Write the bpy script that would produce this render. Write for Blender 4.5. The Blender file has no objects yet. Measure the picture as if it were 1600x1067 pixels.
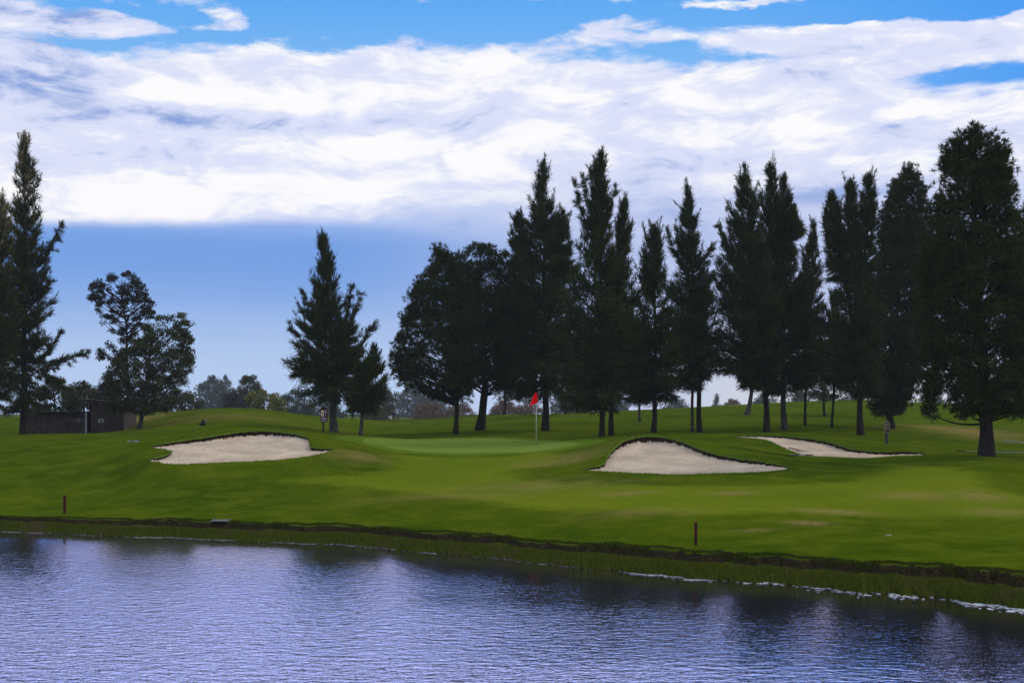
import bpy, bmesh, math, random
import numpy as np
from mathutils import Vector, Matrix
from mathutils.geometry import delaunay_2d_cdt

random.seed(7)
rng = np.random.default_rng(11)
S = bpy.context.scene
COL = S.collection
F = 1600 * 50 / 36.0          # focal length in photo pixels
H = 3.5                       # eye height above the water
HOR = 640.0                   # horizon row of the photograph
R = math.radians

# ------------------------------------------------------------------ camera
cam = bpy.data.cameras.new('camera')
cam.lens = 50; cam.sensor_width = 36; cam.sensor_fit = 'HORIZONTAL'
cam.shift_y = (HOR - 533.5) / 1600.0
cam.clip_start = 0.1; cam.clip_end = 5000
cam_o = bpy.data.objects.new('camera', cam); COL.objects.link(cam_o)
cam_o.location = (0, 0, H); cam_o.rotation_euler = (R(90), 0, 0)
S.camera = cam_o
S.view_settings.view_transform = 'Standard'
S.view_settings.look = 'None'
S.view_settings.exposure = 0.0
S.view_settings.gamma = 1.0
S.view_settings.use_curve_mapping = False
S.cycles.max_bounces = 8
S.cycles.transparent_max_bounces = 4
S.cycles.volume_bounces = 0

SUN_EL, SUN_AZ = 38.0, 64.0      # veiled sun off to the right, behind the trees

# ------------------------------------------------------------------ node helpers
class NT:
    def __init__(s, tree): s.t = tree; s.n = tree.nodes; s.l = tree.links
    def new(s, kind, **kw):
        nd = s.n.new(kind)
        for k, v in kw.items(): setattr(nd, k, v)
        return nd
    def put(s, sock, v):
        if isinstance(v, bpy.types.NodeSocket): s.l.new(v, sock)
        elif v is not None:
            if isinstance(v, (tuple, list)) and len(v) == 3 and sock.type == 'RGBA': v = (*v, 1)
            sock.default_value = v
    def m(s, op, a, b=None, c=None, clamp=False):
        nd = s.new('ShaderNodeMath', operation=op, use_clamp=clamp)
        for i, v in enumerate((a, b, c)):
            if v is not None: s.put(nd.inputs[i], v)
        return nd.outputs[0]
    def add(s, a, b): return s.m('ADD', a, b)
    def sub(s, a, b): return s.m('SUBTRACT', a, b)
    def mul(s, a, b): return s.m('MULTIPLY', a, b)
    def mix(s, f, a, b):
        nd = s.new('ShaderNodeMix', data_type='RGBA')
        s.put(nd.inputs[0], f); s.put(nd.inputs[6], a); s.put(nd.inputs[7], b)
        return nd.outputs[2]
    def ss(s, v, lo, hi, a=0.0, b=1.0):
        nd = s.new('ShaderNodeMapRange', interpolation_type='SMOOTHSTEP')
        s.put(nd.inputs[0], v); s.put(nd.inputs[1], lo); s.put(nd.inputs[2], hi)
        s.put(nd.inputs[3], a); s.put(nd.inputs[4], b)
        return nd.outputs[0]
    def xyz(s, x, y, z):
        nd = s.new('ShaderNodeCombineXYZ')
        s.put(nd.inputs[0], x); s.put(nd.inputs[1], y); s.put(nd.inputs[2], z)
        return nd.outputs[0]
    def noise(s, vec, scale, detail=4, rough=0.5, dist=0.0):
        nd = s.new('ShaderNodeTexNoise')
        if vec is not None: s.put(nd.inputs['Vector'], vec)
        nd.inputs['Scale'].default_value = scale
        nd.inputs['Detail'].default_value = detail
        nd.inputs['Roughness'].default_value = rough
        nd.inputs['Distortion'].default_value = dist
        return nd.outputs[0]
    def attr(s, name):
        nd = s.new('ShaderNodeAttribute'); nd.attribute_name = name
        return nd.outputs['Fac']

def lin(r, g, b):
    f = lambda c: (c / 255) / 12.92 if c / 255 <= 0.04045 else ((c / 255 + 0.055) / 1.055) ** 2.4
    return (f(r), f(g), f(b))

# ------------------------------------------------------------------ world: Nishita sky with broken cloud deck
def build_world():
    w = bpy.data.worlds.new('World'); S.world = w; w.use_nodes = True
    T = NT(w.node_tree); T.n.clear()
    tc = T.new('ShaderNodeTexCoord')
    nv = T.new('ShaderNodeVectorMath', operation='NORMALIZE'); T.l.new(tc.outputs['Generated'], nv.inputs[0])
    sp = T.new('ShaderNodeSeparateXYZ'); T.l.new(nv.outputs[0], sp.inputs[0])
    x, y, z = sp.outputs
    az = T.m('ARCTAN2', x, y)
    el = T.m('ARCSINE', z)
    def AZ(px): return math.atan((px - 800) / F)
    def EL(px, py): return math.atan((HOR - py) / F * math.cos(AZ(px)))
    # a gentle warp shared by every feature
    base = T.xyz(T.mul(az, 1.0), T.mul(el, 3.2), 0.0)
    w1 = T.noise(base, 10, 7, 0.6); w2 = T.noise(T.xyz(T.mul(az, 1.0), T.mul(el, 3.2), 4.7), 10, 7, 0.6)
    azw = T.add(az, T.mul(T.sub(w1, 0.5), 0.11)); elw = T.add(el, T.mul(T.sub(w2, 0.5), 0.034))
    def blob(px, py, wx, wy, soft=1.0):
        a0, e0 = AZ(px), EL(px, py)
        dx = T.mul(T.sub(azw, a0), F / wx); dy = T.mul(T.sub(elw, e0), F / wy)
        d = T.m('SQRT', T.add(T.mul(dx, dx), T.mul(dy, dy)))
        return T.ss(d, 1.0 + 0.7 * soft, 1.0 - 0.9 * soft)
    def total(lst):
        acc = None
        for it in lst:
            b = blob(*it[:4]) if len(it) == 5 else blob(*it[:4], it[5])
            b = T.mul(b, it[4])
            acc = b if acc is None else T.add(acc, b)
        return acc
    sky = T.new('ShaderNodeTexSky'); sky.sky_type = 'NISHITA'; sky.sun_disc = False
    sky.sun_elevation = R(SUN_EL); sky.sun_rotation = R(SUN_AZ)
    # clear-air colour: Nishita plus a deep saturated blue
    hi = T.ss(el, 0.15, 0.30)
    clear = T.mix(hi, lin(168, 212, 254), lin(84, 172, 252))
    clear = T.mix(T.ss(az, 0.10, 0.40), clear, lin(52, 155, 250))
    clear = T.mix(T.ss(el, 0.32, 0.9), clear, lin(90, 140, 225))
    nsk = T.new('ShaderNodeVectorMath', operation='SCALE'); T.l.new(sky.outputs[0], nsk.inputs[0]); nsk.inputs['Scale'].default_value = 0.07
    clear = T.mix(0.12, clear, nsk.outputs[0])
    # fibrous cloud noise
    n1 = T.noise(base, 7, 9, 0.58, 0.3)
    n2 = T.noise(T.xyz(T.add(az, 3.1), T.mul(el, 4.5), 1.3), 16, 8, 0.6, 0.4)
    n3 = T.noise(T.xyz(T.add(az, 5.5), T.mul(el, 2.3), 8.1), 30, 6, 0.6, 0.5)
    n = T.add(T.mul(n1, 1.0), T.mul(n2, 0.75)); n = T.sub(n, 0.375)
    n = T.add(n, T.mul(T.sub(n3, 0.5), T.ss(el, 0.20, 0.28, 0.15, 0.95)))
    gaps = total([(430, 45, 170, 26, .42), (660, 40, 230, 34, .40), (880, 45, 110, 26, .22), (500, 10, 120, 25, .32),
                  (1080, 80, 170, 24, .46), (1000, 66, 90, 20, .16), (1260, 22, 280, 20, .42), (1480, 8, 220, 20, .50), (1560, 112, 150, 32, .52),
                  (180, 14, 90, 20, .30), (235, 62, 100, 20, .36), (130, 70, 60, 12, .26), (1600, 90, 60, 12, .1), (880, 12, 200, 14, .25), (75, 35, 60, 10, .12)])
    adds = total([(365, 18, 50, 17, .42), (295, 37, 42, 9, .30), (180, 45, 55, 17, .32), (150, 20, 40, 8, .25), (60, 30, 90, 22, .25),
                  (550, 48, 70, 7, .28), (900, 70, 90, 22, .2), (960, 40, 40, 10, .25),
                  (1190, 8, 150, 7, .34), (1400, 52, 260, 24, .34), (1470, 95, 160, 12, .2), (1330, 60, 160, 9, .2)])
    bias = T.ss(T.add(el, T.mul(T.ss(az, -0.12, -0.25), 0.012)), 0.300, 0.228, -0.02, 0.42)
    d = T.add(T.sub(T.add(T.sub(n, 0.5), bias), gaps), adds)
    dens = T.ss(d, -0.06, 0.27)
    over = T.ss(el, 0.30, 0.45)              # overhead: mostly broken bright cloud
    dens = T.m('MAXIMUM', dens, T.mul(over, T.ss(n, 0.42, 0.70, 0.55, 1.0)))
    # cloud body colour
    sh = T.noise(T.xyz(T.add(az, 7.7), T.mul(el, 2.8), 2.2), 13, 9, 0.62, 0.7)
    fine = T.noise(T.xyz(T.add(az, 1.7), T.mul(el, 2.4), 5.2), 34, 7, 0.62, 0.6)
    shade = T.sub(T.add(T.mul(sh, 1.2), T.mul(fine, 0.45)), 0.325)
    sb = total([(330, 187, 230, 17, .22), (230, 200, 140, 18, .10), (50, 122, 130, 26, .26), (20, 160, 120, 34, .26), (100, 60, 160, 30, .14), (120, 235, 130, 24, .10),
                (420, 262, 110, 16, .12), (1120, 245, 150, 26, .13), (1000, 262, 190, 26, .08), (1330, 300, 150, 16, .25), (780, 292, 120, 8, .15),
                (980, 300, 90, 20, .14), (700, 345, 300, 18, .10), (1250, 345, 330, 40, .18), (1450, 190, 60, 7, .14), (60, 20, 120, 14, .22), (20, 60, 90, 12, .12),
                (620, 180, 120, 20, -.02), (1350, 130, 260, 40, .05), (1500, 75, 160, 16, .07)])
    lb = total([(400, 155, 190, 22, .20), (450, 240, 110, 26, .10), (700, 235, 230, 26, .16), (1000, 160, 260, 40, .10), (1190, 215, 120, 22, .20), (1230, 190, 50, 24, .14),
                (620, 300, 340, 34, .14), (200, 315, 260, 30, .16), (1450, 165, 60, 14, .16), (1090, 292, 90, 14, .16), (1340, 254, 26, 9, .2), (730, 120, 240, 36, .10), (80, 195, 140, 20, .12)])
    v = T.sub(T.add(shade, sb), lb)
    body = T.mix(T.ss(v, 0.29, 0.58), lin(254, 253, 255), lin(219, 225, 250))
    body = T.mix(T.ss(v, 0.58, 0.92), body, lin(134, 162, 220))
    col = T.mix(dens, clear, body)
    # far rain-blue band under the deck
    nb = T.noise(T.xyz(T.mul(az, 2.0), T.mul(el, 26.0), 0.4), 4, 5, 0.5)
    tband = T.add(el, T.mul(T.sub(nb, 0.5), 0.012))
    band = T.mix(T.ss(tband, 0.105, 0.020), lin(116, 160, 228), lin(180, 204, 240))
    band = T.mix(T.ss(tband, 0.128, 0.112), lin(140, 174, 234), band)
    haze_r = T.ss(az, -0.14, 0.10)
    band = T.mix(T.mul(haze_r, 0.75), band, lin(196, 205, 236))
    band = T.mix(T.mul(T.ss(az, 0.05, 0.2), T.ss(el, 0.07, 0.01)), band, lin(208, 212, 222))
    edge = T.add(0.1225, T.mul(T.ss(az, -0.36, -0.12), 0.006))
    edge = T.add(edge, T.mul(T.sub(T.noise(T.xyz(az, 0.0, 9.0), 16, 7, 0.6), 0.5), 0.009))
    soft = T.add(0.007, T.mul(T.ss(az, -0.14, 0.05), 0.045))
    above = T.ss(T.sub(el, edge), T.mul(soft, -0.5), soft)
    col = T.mix(above, band, col)
    lift = T.new('ShaderNodeVectorMath', operation='SCALE'); T.l.new(col, lift.inputs[0]); T.put(lift.inputs['Scale'], T.sub(T.ss(el, 0.29, 0.42, 1.0, 1.75), T.ss(el, 0.60, 1.0, 0.0, 0.55))); col = lift.outputs[0]  # sky above the view brightened, added to light up the water reflections
    ground = T.ss(el, -0.05, -0.01)
    col = T.mix(ground, (0.06, 0.09, 0.04), col)
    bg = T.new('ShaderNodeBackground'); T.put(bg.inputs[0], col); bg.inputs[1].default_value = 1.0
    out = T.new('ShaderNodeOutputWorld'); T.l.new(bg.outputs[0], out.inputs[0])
    w.cycles.sampling_method = 'MANUAL'; w.cycles.sample_map_resolution = 1024
build_world()

sun = bpy.data.lights.new('sun', 'SUN'); sun.energy = 1.4; sun.angle = R(12); sun.color = (1, 0.90, 0.74)
sun_o = bpy.data.objects.new('sun', sun); COL.objects.link(sun_o)
sd = Vector((math.sin(R(SUN_AZ)) * math.cos(R(SUN_EL)), math.cos(R(SUN_AZ)) * math.cos(R(SUN_EL)), math.sin(R(SUN_EL))))
sun_o.rotation_euler = (-sd).to_track_quat('-Z', 'Y').to_euler()

# ------------------------------------------------------------------ object helpers
def P(px, py, D):
    return Vector(((px - 800) / F * D, D, H + (HOR - py) / F * D))

def mesh_np(name, verts, loops, starts, totals, smooth=False):
    me = bpy.data.meshes.new(name)
    me.vertices.add(len(verts)); me.vertices.foreach_set('co', np.asarray(verts, np.float32).ravel())
    me.loops.add(len(loops)); me.loops.foreach_set('vertex_index', np.asarray(loops, np.int32))
    me.polygons.add(len(starts)); me.polygons.foreach_set('loop_start', np.asarray(starts, np.int32))
    me.polygons.foreach_set('loop_total', np.asarray(totals, np.int32))
    if smooth: me.polygons.foreach_set('use_smooth', np.ones(len(starts), bool))
    me.update(calc_edges=True)
    return me

def quads_mesh(name, V, Q, smooth=False):
    Q = np.asarray(Q).reshape(-1, 4); n = len(Q)
    return mesh_np(name, V, Q.ravel(), np.arange(n) * 4, np.full(n, 4), smooth)

def tris_mesh(name, V, Q, smooth=False):
    Q = np.asarray(Q).reshape(-1, 3); n = len(Q)
    return mesh_np(name, V, Q.ravel(), np.arange(n) * 3, np.full(n, 3), smooth)

def link(name, me, mat=None, parent=None):
    o = bpy.data.objects.new(name, me); COL.objects.link(o)
    if mat and me is not None and len(me.materials) == 0: me.materials.append(mat)
    if parent: o.parent = parent
    return o

def tag(o, label=None, cat=None, group=None, kind=None):
    if label: o['label'] = label
    if cat: o['category'] = cat
    if group: o['group'] = group
    if kind: o['kind'] = kind
    return o

def empty(name, loc, label, cat, group=None, rz=0.0):
    o = bpy.data.objects.new(name, None); COL.objects.link(o)
    o.location = loc; o.rotation_euler = (0, 0, rz); o.empty_display_size = 0.2
    return tag(o, label, cat, group)

def fattr(me, name, data):
    a = me.attributes.new(name, 'FLOAT', 'POINT'); a.data.foreach_set('value', np.asarray(data, np.float32))

class MB:
    """a small box / tube / extrusion collector that becomes one mesh"""
    def __init__(s): s.bm = bmesh.new()
    def box(s, c, size, rot=None, bevel=0.0):
        r = bmesh.ops.create_cube(s.bm, size=1.0)
        M = Matrix.Translation(c) @ (rot.to_4x4() if rot else Matrix()) @ Matrix.Diagonal((*size, 1))
        bmesh.ops.transform(s.bm, matrix=M, verts=r['verts'])
        if bevel:
            es = list({e for v in r['verts'] for e in v.link_edges})
            bmesh.ops.bevel(s.bm, geom=es, offset=bevel, segments=2, affect='EDGES', profile=0.5)
        return s
    def tube(s, pts, rad, seg=8, cap=True):
        rings = []
        pts = [Vector(p) for p in pts]
        if not hasattr(rad, '__len__'): rad = [rad] * len(pts)
        for i, p in enumerate(pts):
            d = (pts[min(i + 1, len(pts) - 1)] - pts[max(i - 1, 0)]).normalized()
            a = d.cross(Vector((0, 1, 0)) if abs(d.y) < 0.8 else Vector((1, 0, 0))).normalized(); b = d.cross(a)
            rings.append([s.bm.verts.new(p + (a * math.cos(t) + b * math.sin(t)) * rad[i]) for t in [2 * math.pi * k / seg for k in range(seg)]])
        for r0, r1 in zip(rings, rings[1:]):
            for k in range(seg): s.bm.faces.new((r0[k], r0[(k + 1) % seg], r1[(k + 1) % seg], r1[k]))
        if cap: s.bm.faces.new(rings[0][::-1]); s.bm.faces.new(rings[-1])
        return s
    def prism(s, poly, y0, y1, axis='y'):
        a = [s.bm.verts.new((p[0], y0, p[1]) if axis == 'y' else (p[0], p[1], y0)) for p in poly]
        b = [s.bm.verts.new((p[0], y1, p[1]) if axis == 'y' else (p[0], p[1], y1)) for p in poly]
        n = len(poly)
        s.bm.faces.new(a); s.bm.faces.new(b[::-1])
        for i in range(n): s.bm.faces.new((a[i], a[(i + 1) % n], b[(i + 1) % n], b[i]))
        return s
    def build(s, name, mat, parent=None, smooth=False):
        bmesh.ops.recalc_face_normals(s.bm, faces=s.bm.faces)
        me = bpy.data.meshes.new(name); s.bm.to_mesh(me); s.bm.free()
        if smooth: me.polygons.foreach_set('use_smooth', np.ones(len(me.polygons), bool))
        return link(name, me, mat, parent)

# ------------------------------------------------------------------ materials
def new_mat(name):
    m = bpy.data.materials.new(name); m.use_nodes = True
    T = NT(m.node_tree); b = T.n['Principled BSDF']
    return m, T, b

def simple(name, c, rough=0.7, var=0.25, scale=8, bump=0.0, spec=0.08, metal=0.0):
    m, T, b = new_mat(name)
    tc = T.new('ShaderNodeTexCoord')
    n = T.noise(tc.outputs['Object'], scale, 5, 0.6)
    T.put(b.inputs['Base Color'], T.mix(T.ss(n, 0.3, 0.7), tuple(v * (1 - var) for v in c), tuple(min(1, v * (1 + var)) for v in c)))
    b.inputs['Roughness'].default_value = rough; b.inputs['Specular IOR Level'].default_value = spec
    b.inputs['Metallic'].default_value = metal
    if bump:
        bp = T.new('ShaderNodeBump'); bp.inputs['Strength'].default_value = bump; bp.inputs['Distance'].default_value = 0.03
        T.put(bp.inputs['Height'], T.noise(tc.outputs['Object'], scale * 3, 5, 0.65)); T.l.new(bp.outputs[0], b.inputs['Normal'])
    return m

def foliage(name, dark, light, tip=None, transl=0.15):
    m, T, b = new_mat(name)
    g = T.new('ShaderNodeNewGeometry'); oi = T.new('ShaderNodeObjectInfo')
    tc = T.new('ShaderNodeTexCoord')
    n = T.noise(tc.outputs['Object'], 0.9, 3, 0.6)
    f = T.m('MULTIPLY_ADD', g.outputs['Random Per Island'], 0.6, T.mul(n, 0.5))
    f = T.ss(f, 0.15, 0.9)
    c = T.mix(f, dark, light)
    if tip: c = T.mix(T.ss(T.add(T.attr('tip'), T.mul(g.outputs['Random Per Island'], 0.5)), 0.95, 1.45), c, tip)
    T.put(b.inputs['Base Color'], c)
    b.inputs['Roughness'].default_value = 0.9; b.inputs['Specular IOR Level'].default_value = 0.04
    tr = T.new('ShaderNodeBsdfTranslucent'); T.put(tr.inputs[0], c)
    mx = T.new('ShaderNodeMixShader'); mx.inputs[0].default_value = transl
    out = T.n['Material Output']
    T.l.new(b.outputs[0], mx.inputs[1]); T.l.new(tr.outputs[0], mx.inputs[2]); T.l.new(mx.outputs[0], out.inputs[0])
    return m

def bark(name, c, pale):
    m, T, b = new_mat(name)
    tc = T.new('ShaderNodeTexCoord')
    mp = T.new('ShaderNodeMapping'); mp.inputs['Scale'].default_value = (9, 9, 1.6); T.l.new(tc.outputs['Object'], mp.inputs[0])
    n = T.noise(mp.outputs[0], 1.6, 6, 0.65)
    T.put(b.inputs['Base Color'], T.mix(T.ss(n, 0.35, 0.68), c, pale))
    b.inputs['Roughness'].default_value = 0.95; b.inputs['Specular IOR Level'].default_value = 0.1
    bp = T.new('ShaderNodeBump'); bp.inputs['Strength'].default_value = 0.8; bp.inputs['Distance'].default_value = 0.04
    T.put(bp.inputs['Height'], n); T.l.new(bp.outputs[0], b.inputs['Normal'])
    return m

M = {}
M['conifer'] = foliage('conifer needles', (0.016, 0.024, 0.007), (0.055, 0.070, 0.018))
M['conifer_warm'] = foliage('conifer needles with painted sunlit tips', (0.018, 0.026, 0.008), (0.06, 0.072, 0.020), tip=(0.36, 0.28, 0.14))  # warm sunlight on the upper foliage is put into the needle colour
M['pine'] = foliage('pine needles', (0.014, 0.022, 0.006), (0.050, 0.066, 0.014))
M['leaf'] = foliage('broad leaves', (0.024, 0.030, 0.012), (0.082, 0.092, 0.034))
M['leaf_dark'] = foliage('dark leaves', (0.016, 0.020, 0.013), (0.050, 0.052, 0.035))
M['hedge'] = foliage('hedge leaves', (0.022, 0.034, 0.012), (0.085, 0.085, 0.025))
M['yellow'] = foliage('yellowing leaves', (0.055, 0.070, 0.018), (0.20, 0.19, 0.035))
M['autumn'] = foliage('rusty leaves', (0.06, 0.045, 0.025), (0.20, 0.11, 0.05))
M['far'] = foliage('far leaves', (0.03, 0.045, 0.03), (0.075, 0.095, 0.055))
M['bark'] = bark('dark bark', (0.012, 0.009, 0.006), (0.036, 0.028, 0.020))
M['bark_pale'] = bark('grey bark', (0.024, 0.021, 0.016), (0.085, 0.075, 0.058))
M['soil'] = simple('dark soil', (0.032, 0.020, 0.012), 1.0, 0.5, 5, 0.6, 0.05)
M['red_wood'] = simple('red stained wood', (0.060, 0.010, 0.006), 0.7, 0.35, 10, 0.1)
M['white_paint'] = simple('white paint', (0.50, 0.50, 0.42), 0.5, 0.05)
M['flag'] = simple('red flag cloth', (0.85, 0.002, 0.006), 1.0, 0.04, spec=0.0)
M['black'] = simple('black plastic', (0.012, 0.014, 0.013), 0.5, 0.2)
M['grey'] = simple('grey metal', (0.28, 0.29, 0.27), 0.5, 0.15)

# ------------------------------------------------------------------ terrain
SHORE = [(-2600, 838), (-600, 834), (0, 831), (100, 834), (200, 838), (400, 846), (560, 853), (700, 866), (850, 880), (1000, 897), (1200, 912), (1400, 929), (1600, 950), (2200, 985), (4200, 1040)]
SHP = np.array([s[0] for s in SHORE], float); SHD = H * F / (np.array([s[1] for s in SHORE], float) - HOR)
def shoreD(px):
    px = np.asarray(px, float)
    return np.interp(px, SHP, SHD) + 0.13 * np.sin(px / 37.0) + 0.09 * np.sin(px / 13.7 + 1) + 0.05 * np.sin(px / 5.3 + 2)
LIP_W = 1.5         # how far behind the water the cut bank stands

# control points (px, py, D): where a piece of lawn at distance D shows in the picture
CTL = []
def c(px, *pairs):
    for D, py in pairs: CTL.append((px, py, D))
for px, py in [(-200, 808), (0, 807), (100, 809), (200, 811), (300, 813), (400, 816), (560, 822), (700, 832), (850, 845), (1000, 855), (1200, 868), (1400, 880), (1600, 893), (1800, 905)]:
    c(px, (float(np.interp(px, SHP, SHD)) + LIP_W + 0.1, py))
c(-200, (50, 757), (60, 705), (80, 680), (95, 668), (130, 650))
c(0, (50, 754), (56, 722), (62, 697), (72, 684), (80, 679), (88, 680), (100, 668), (125, 651), (150, 652))
c(100, (43.5, 802), (50, 752), (56, 712), (62, 693), (72, 682), (80, 677), (88, 679), (100, 665), (120, 650))
c(200, (50, 745), (56, 705), (64, 686), (74, 680), (82, 675), (88, 671), (100, 655), (112, 645))
c(300, (44, 781), (64, 672), (75, 664), (86, 652), (98, 640.5), (115, 642))
c(380, (44, 780), (66, 667), (80, 656), (92, 643), (100, 637.5), (118, 641))
c(470, (44, 780), (62, 680), (70, 672), (82, 666), (95, 655), (108, 647))
c(505, (68, 675)); c(522, (72, 675)); c(564, (70, 680)); c(540, (47, 745), (53, 703), (62, 688))
c(560, (95, 669), (120, 656.5), (140, 659))
c(611, (90, 674), (105, 669), (118, 665.5), (134, 663), (150, 661), (165, 658.5))
c(590, (57, 706), (64, 694), (73, 684.5), (80, 679))
c(620, (42, 782), (47, 753), (52, 724), (172, 658))
c(700, (40, 792), (50, 733), (57, 708), (66, 694), (73, 685), (80, 675), (100, 663), (130, 652.5), (150, 654))
c(780, (57, 708), (66, 694), (73, 685.5), (82, 671), (95, 660), (122, 648), (140, 652))
c(840, (40, 788), (50, 731), (57, 709), (66, 693), (73, 686), (80, 673), (100, 658), (122, 647.5))
c(900, (45, 755), (52, 722), (58, 703), (64, 691), (70, 685), (85, 668), (110, 652), (125, 648))
c(940, (60, 693), (66, 683), (80, 670), (100, 655), (120, 644))
c(1000, (36, 806), (42, 768), (60, 681.5), (70, 676.5), (85, 665), (100, 652), (125, 640))
c(1060, (36, 805), (42, 766), (60, 684), (66, 679), (78, 670), (100, 652), (125, 639))
c(1100, (56, 690), (72, 676), (95, 655), (125, 638))
c(1168, (45, 745), (68, 676), (78, 669), (105, 648), (130, 637.5))
c(1230, (36, 800), (42, 762), (50, 723), (68, 676), (78, 668), (105, 648), (130, 632))
c(1288, (70, 681), (105, 650), (135, 627.5))
c(1345, (36, 805), (42, 762), (49, 730), (62, 690), (70, 680), (90, 662), (115, 645), (138, 625))
c(1392, (62, 696), (82, 665), (110, 644), (138, 627))
c(1450, (34, 825), (42, 758), (49, 727), (54, 714), (62, 702), (75, 686), (95, 661), (120, 642), (140, 629))
c(1542, (36, 812), (44, 744), (48, 722), (52, 712), (58, 707), (66, 700), (80, 684), (100, 660), (125, 642), (142, 631))
c(1640, (34, 835), (44, 755), (50, 730), (56, 715), (62, 706), (80, 686), (110, 652), (142, 632))
c(1850, (34, 835), (44, 760), (56, 716), (80, 686), (110, 652), (142, 632))

BUNKERS = {
 'left': [(231,698,53.6,.04),(246,694,54.2,.10),(262,690.5,54.8,.14),(290,686,55.6,.17),(310,683,56.1,.18),(330,680,56.6,.2),(352,676.5,57.2,.21),(375,673.5,57.8,.21),(400,672,58.1,.2),(430,672.7,58,.19),
          (455,675.5,57.6,.17),(475,680,56.9,.14),(483,685,56.1,.10),(484,691,55.2,.06),(486,697,54.3,.15),(500,699.5,53.7,.12),(522,702,52.8,.05),
          (508,707,51.9,.015),(480,713,51,.01),(440,717.5,50.4,.01),(390,720.5,50.1,.01),(340,722.5,49.9,.01),(290,725,49.6,.01),(255,723.5,49.8,.01),(231,718,50.4,.03),
          (244,714,51.1,.12),(258,710,51.9,.13),(268,705.5,52.5,.08),(258,702,53,.02),(243,699.5,53.3,.015)],
 'middle': [(907,733,48.0,.02),(918,730.5,48.4,.08),(932,727,48.9,.12),(944,722,49.5,.15),(947,713,50.6,.17),(953,704,51.6,.2),(963,694,52.7,.22),(975,687,53.4,.24),(990,682,53.9,.24),(1012,679.5,54.2,.24),
            (1040,681.5,54.0,.22),(1060,686.5,53.4,.2),(1080,694,52.4,.19),(1100,702,51.3,.18),(1125,709,50.4,.17),(1155,714.5,49.7,.16),(1185,719,49.1,.14),(1212,724,48.4,.10),(1234,730,47.6,.04),
            (1226,733.5,47.1,.01),(1200,736,46.7,.01),(1150,738.5,46.3,.01),(1100,739.5,46.1,.01),(1070,741,45.9,.01),(1040,740.2,46,.01),(1000,739,46.3,.01),(960,737,46.9,.01),(925,735,47.5,.01)],
 'right': [(1146,681.3,62.2,.02),(1170,680.3,62.9,.06),(1200,679.7,63.3,.09),(1230,681,63.1,.12),(1270,684.5,62.2,.16),(1298,689.5,60.9,.18),(1312,694,59.8,.18),(1328,699,58.7,.17),(1350,703,57.9,.13),(1380,705,57.6,.14),
           (1410,704,58,.14),(1436,705.5,57.6,.10),(1448,709.5,56.6,.03),
           (1430,711.3,56,.01),(1400,712,55.6,.01),(1375,714,54.9,.01),(1350,715.3,54.5,.01),(1320,714.4,54.7,.01),(1290,713,55,.01),(1265,712,55.3,.01),(1245,708,56.3,.01),(1228,701,57.9,.01),(1212,693.5,59.4,.01),(1198,687.3,60.7,.01),(1180,684.6,61.4,.01),(1160,683.3,61.8,.01)],
}
for b in BUNKERS.values():
    for px, py, D, h in b: CTL.append((px, py, D))
CA = np.array(CTL, float)
cx = (CA[:, 0] - 800) / F * CA[:, 2]; cy = CA[:, 2]; cz = H + (HOR - CA[:, 1]) / F * CA[:, 2]
for X in (-90, -60, -30, 0, 30, 60, 90):
    for Y, zz in ((190, 1.9), (250, 1.0)):
        cx = np.append(cx, X); cy = np.append(cy, Y); cz = np.append(cz, zz)
def kern(r2): return 0.5 * r2 * np.log(np.maximum(r2, 1e-12))
SC = 0.02
ax, ay = cx * SC, cy * SC
n = len(ax)
K = kern((ax[:, None] - ax) ** 2 + (ay[:, None] - ay) ** 2) + np.eye(n) * 2e-6
Pm = np.stack([np.ones(n), ax, ay], 1)
A = np.block([[K, Pm], [Pm.T, np.zeros((3, 3))]])
W = np.linalg.solve(A, np.concatenate([cz, np.zeros(3)]))
def tps(X, Y):
    X = np.asarray(X, float).ravel() * SC; Y = np.asarray(Y, float).ravel() * SC
    out = np.empty(len(X))
    for i in range(0, len(X), 20000):
        x, y = X[i:i+20000], Y[i:i+20000]
        out[i:i+20000] = kern((x[:, None] - ax) ** 2 + (y[:, None] - ay) ** 2) @ W[:n] + W[n] + W[n+1] * x + W[n+2] * y
    return out
def sstep(v, a, b):
    t = np.clip((np.asarray(v, float) - a) / (b - a), 0, 1); return t * t * (3 - 2 * t)
def lawn(X, Y):
    """height of the lawn surface, ignoring the pond bank"""
    X = np.asarray(X, float); Y = np.asarray(Y, float)
    sh = X.shape; X = X.ravel(); Y = Y.ravel()
    px = 800 + X / np.maximum(Y, 15) * F
    pc = np.clip(px, -250, 1880); Yc = np.clip(Y, 20, 250)
    Xc = (pc - 800) / F * Yc
    z = tps(Xc, Yc)
    w = sstep(Y, 200, 300)
    return (z * (1 - w) + 0.9 * w).reshape(sh)
def ground_z(X, Y):
    X = np.asarray(X, float); Y = np.asarray(Y, float)
    px = 800 + X / np.maximum(Y, 15) * F
    Ds = shoreD(px); s = Y - Ds
    zl = lawn(X, Y)
    low = np.where(s < 0, np.maximum(s * 0.35, -1.4), 0.10 * sstep(s, 0, 0.25) + 0.13 * np.clip(s / LIP_W, 0, 1))
    lw = LIP_W + 0.16 * np.sin(px / 29.0) + 0.12 * np.sin(px / 11.3 + 1) + .06 * np.sin(px / 4.1); w = sstep(s, lw - 0.22, lw + 0.04)
    z = low * (1 - w) + zl * w
    near = sstep(Y, 6.5, 1.5)
    return z * (1 - near) + 1.9 * near
def gz(x, y): return float(ground_z(np.array([x]), np.array([y]))[0])
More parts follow.
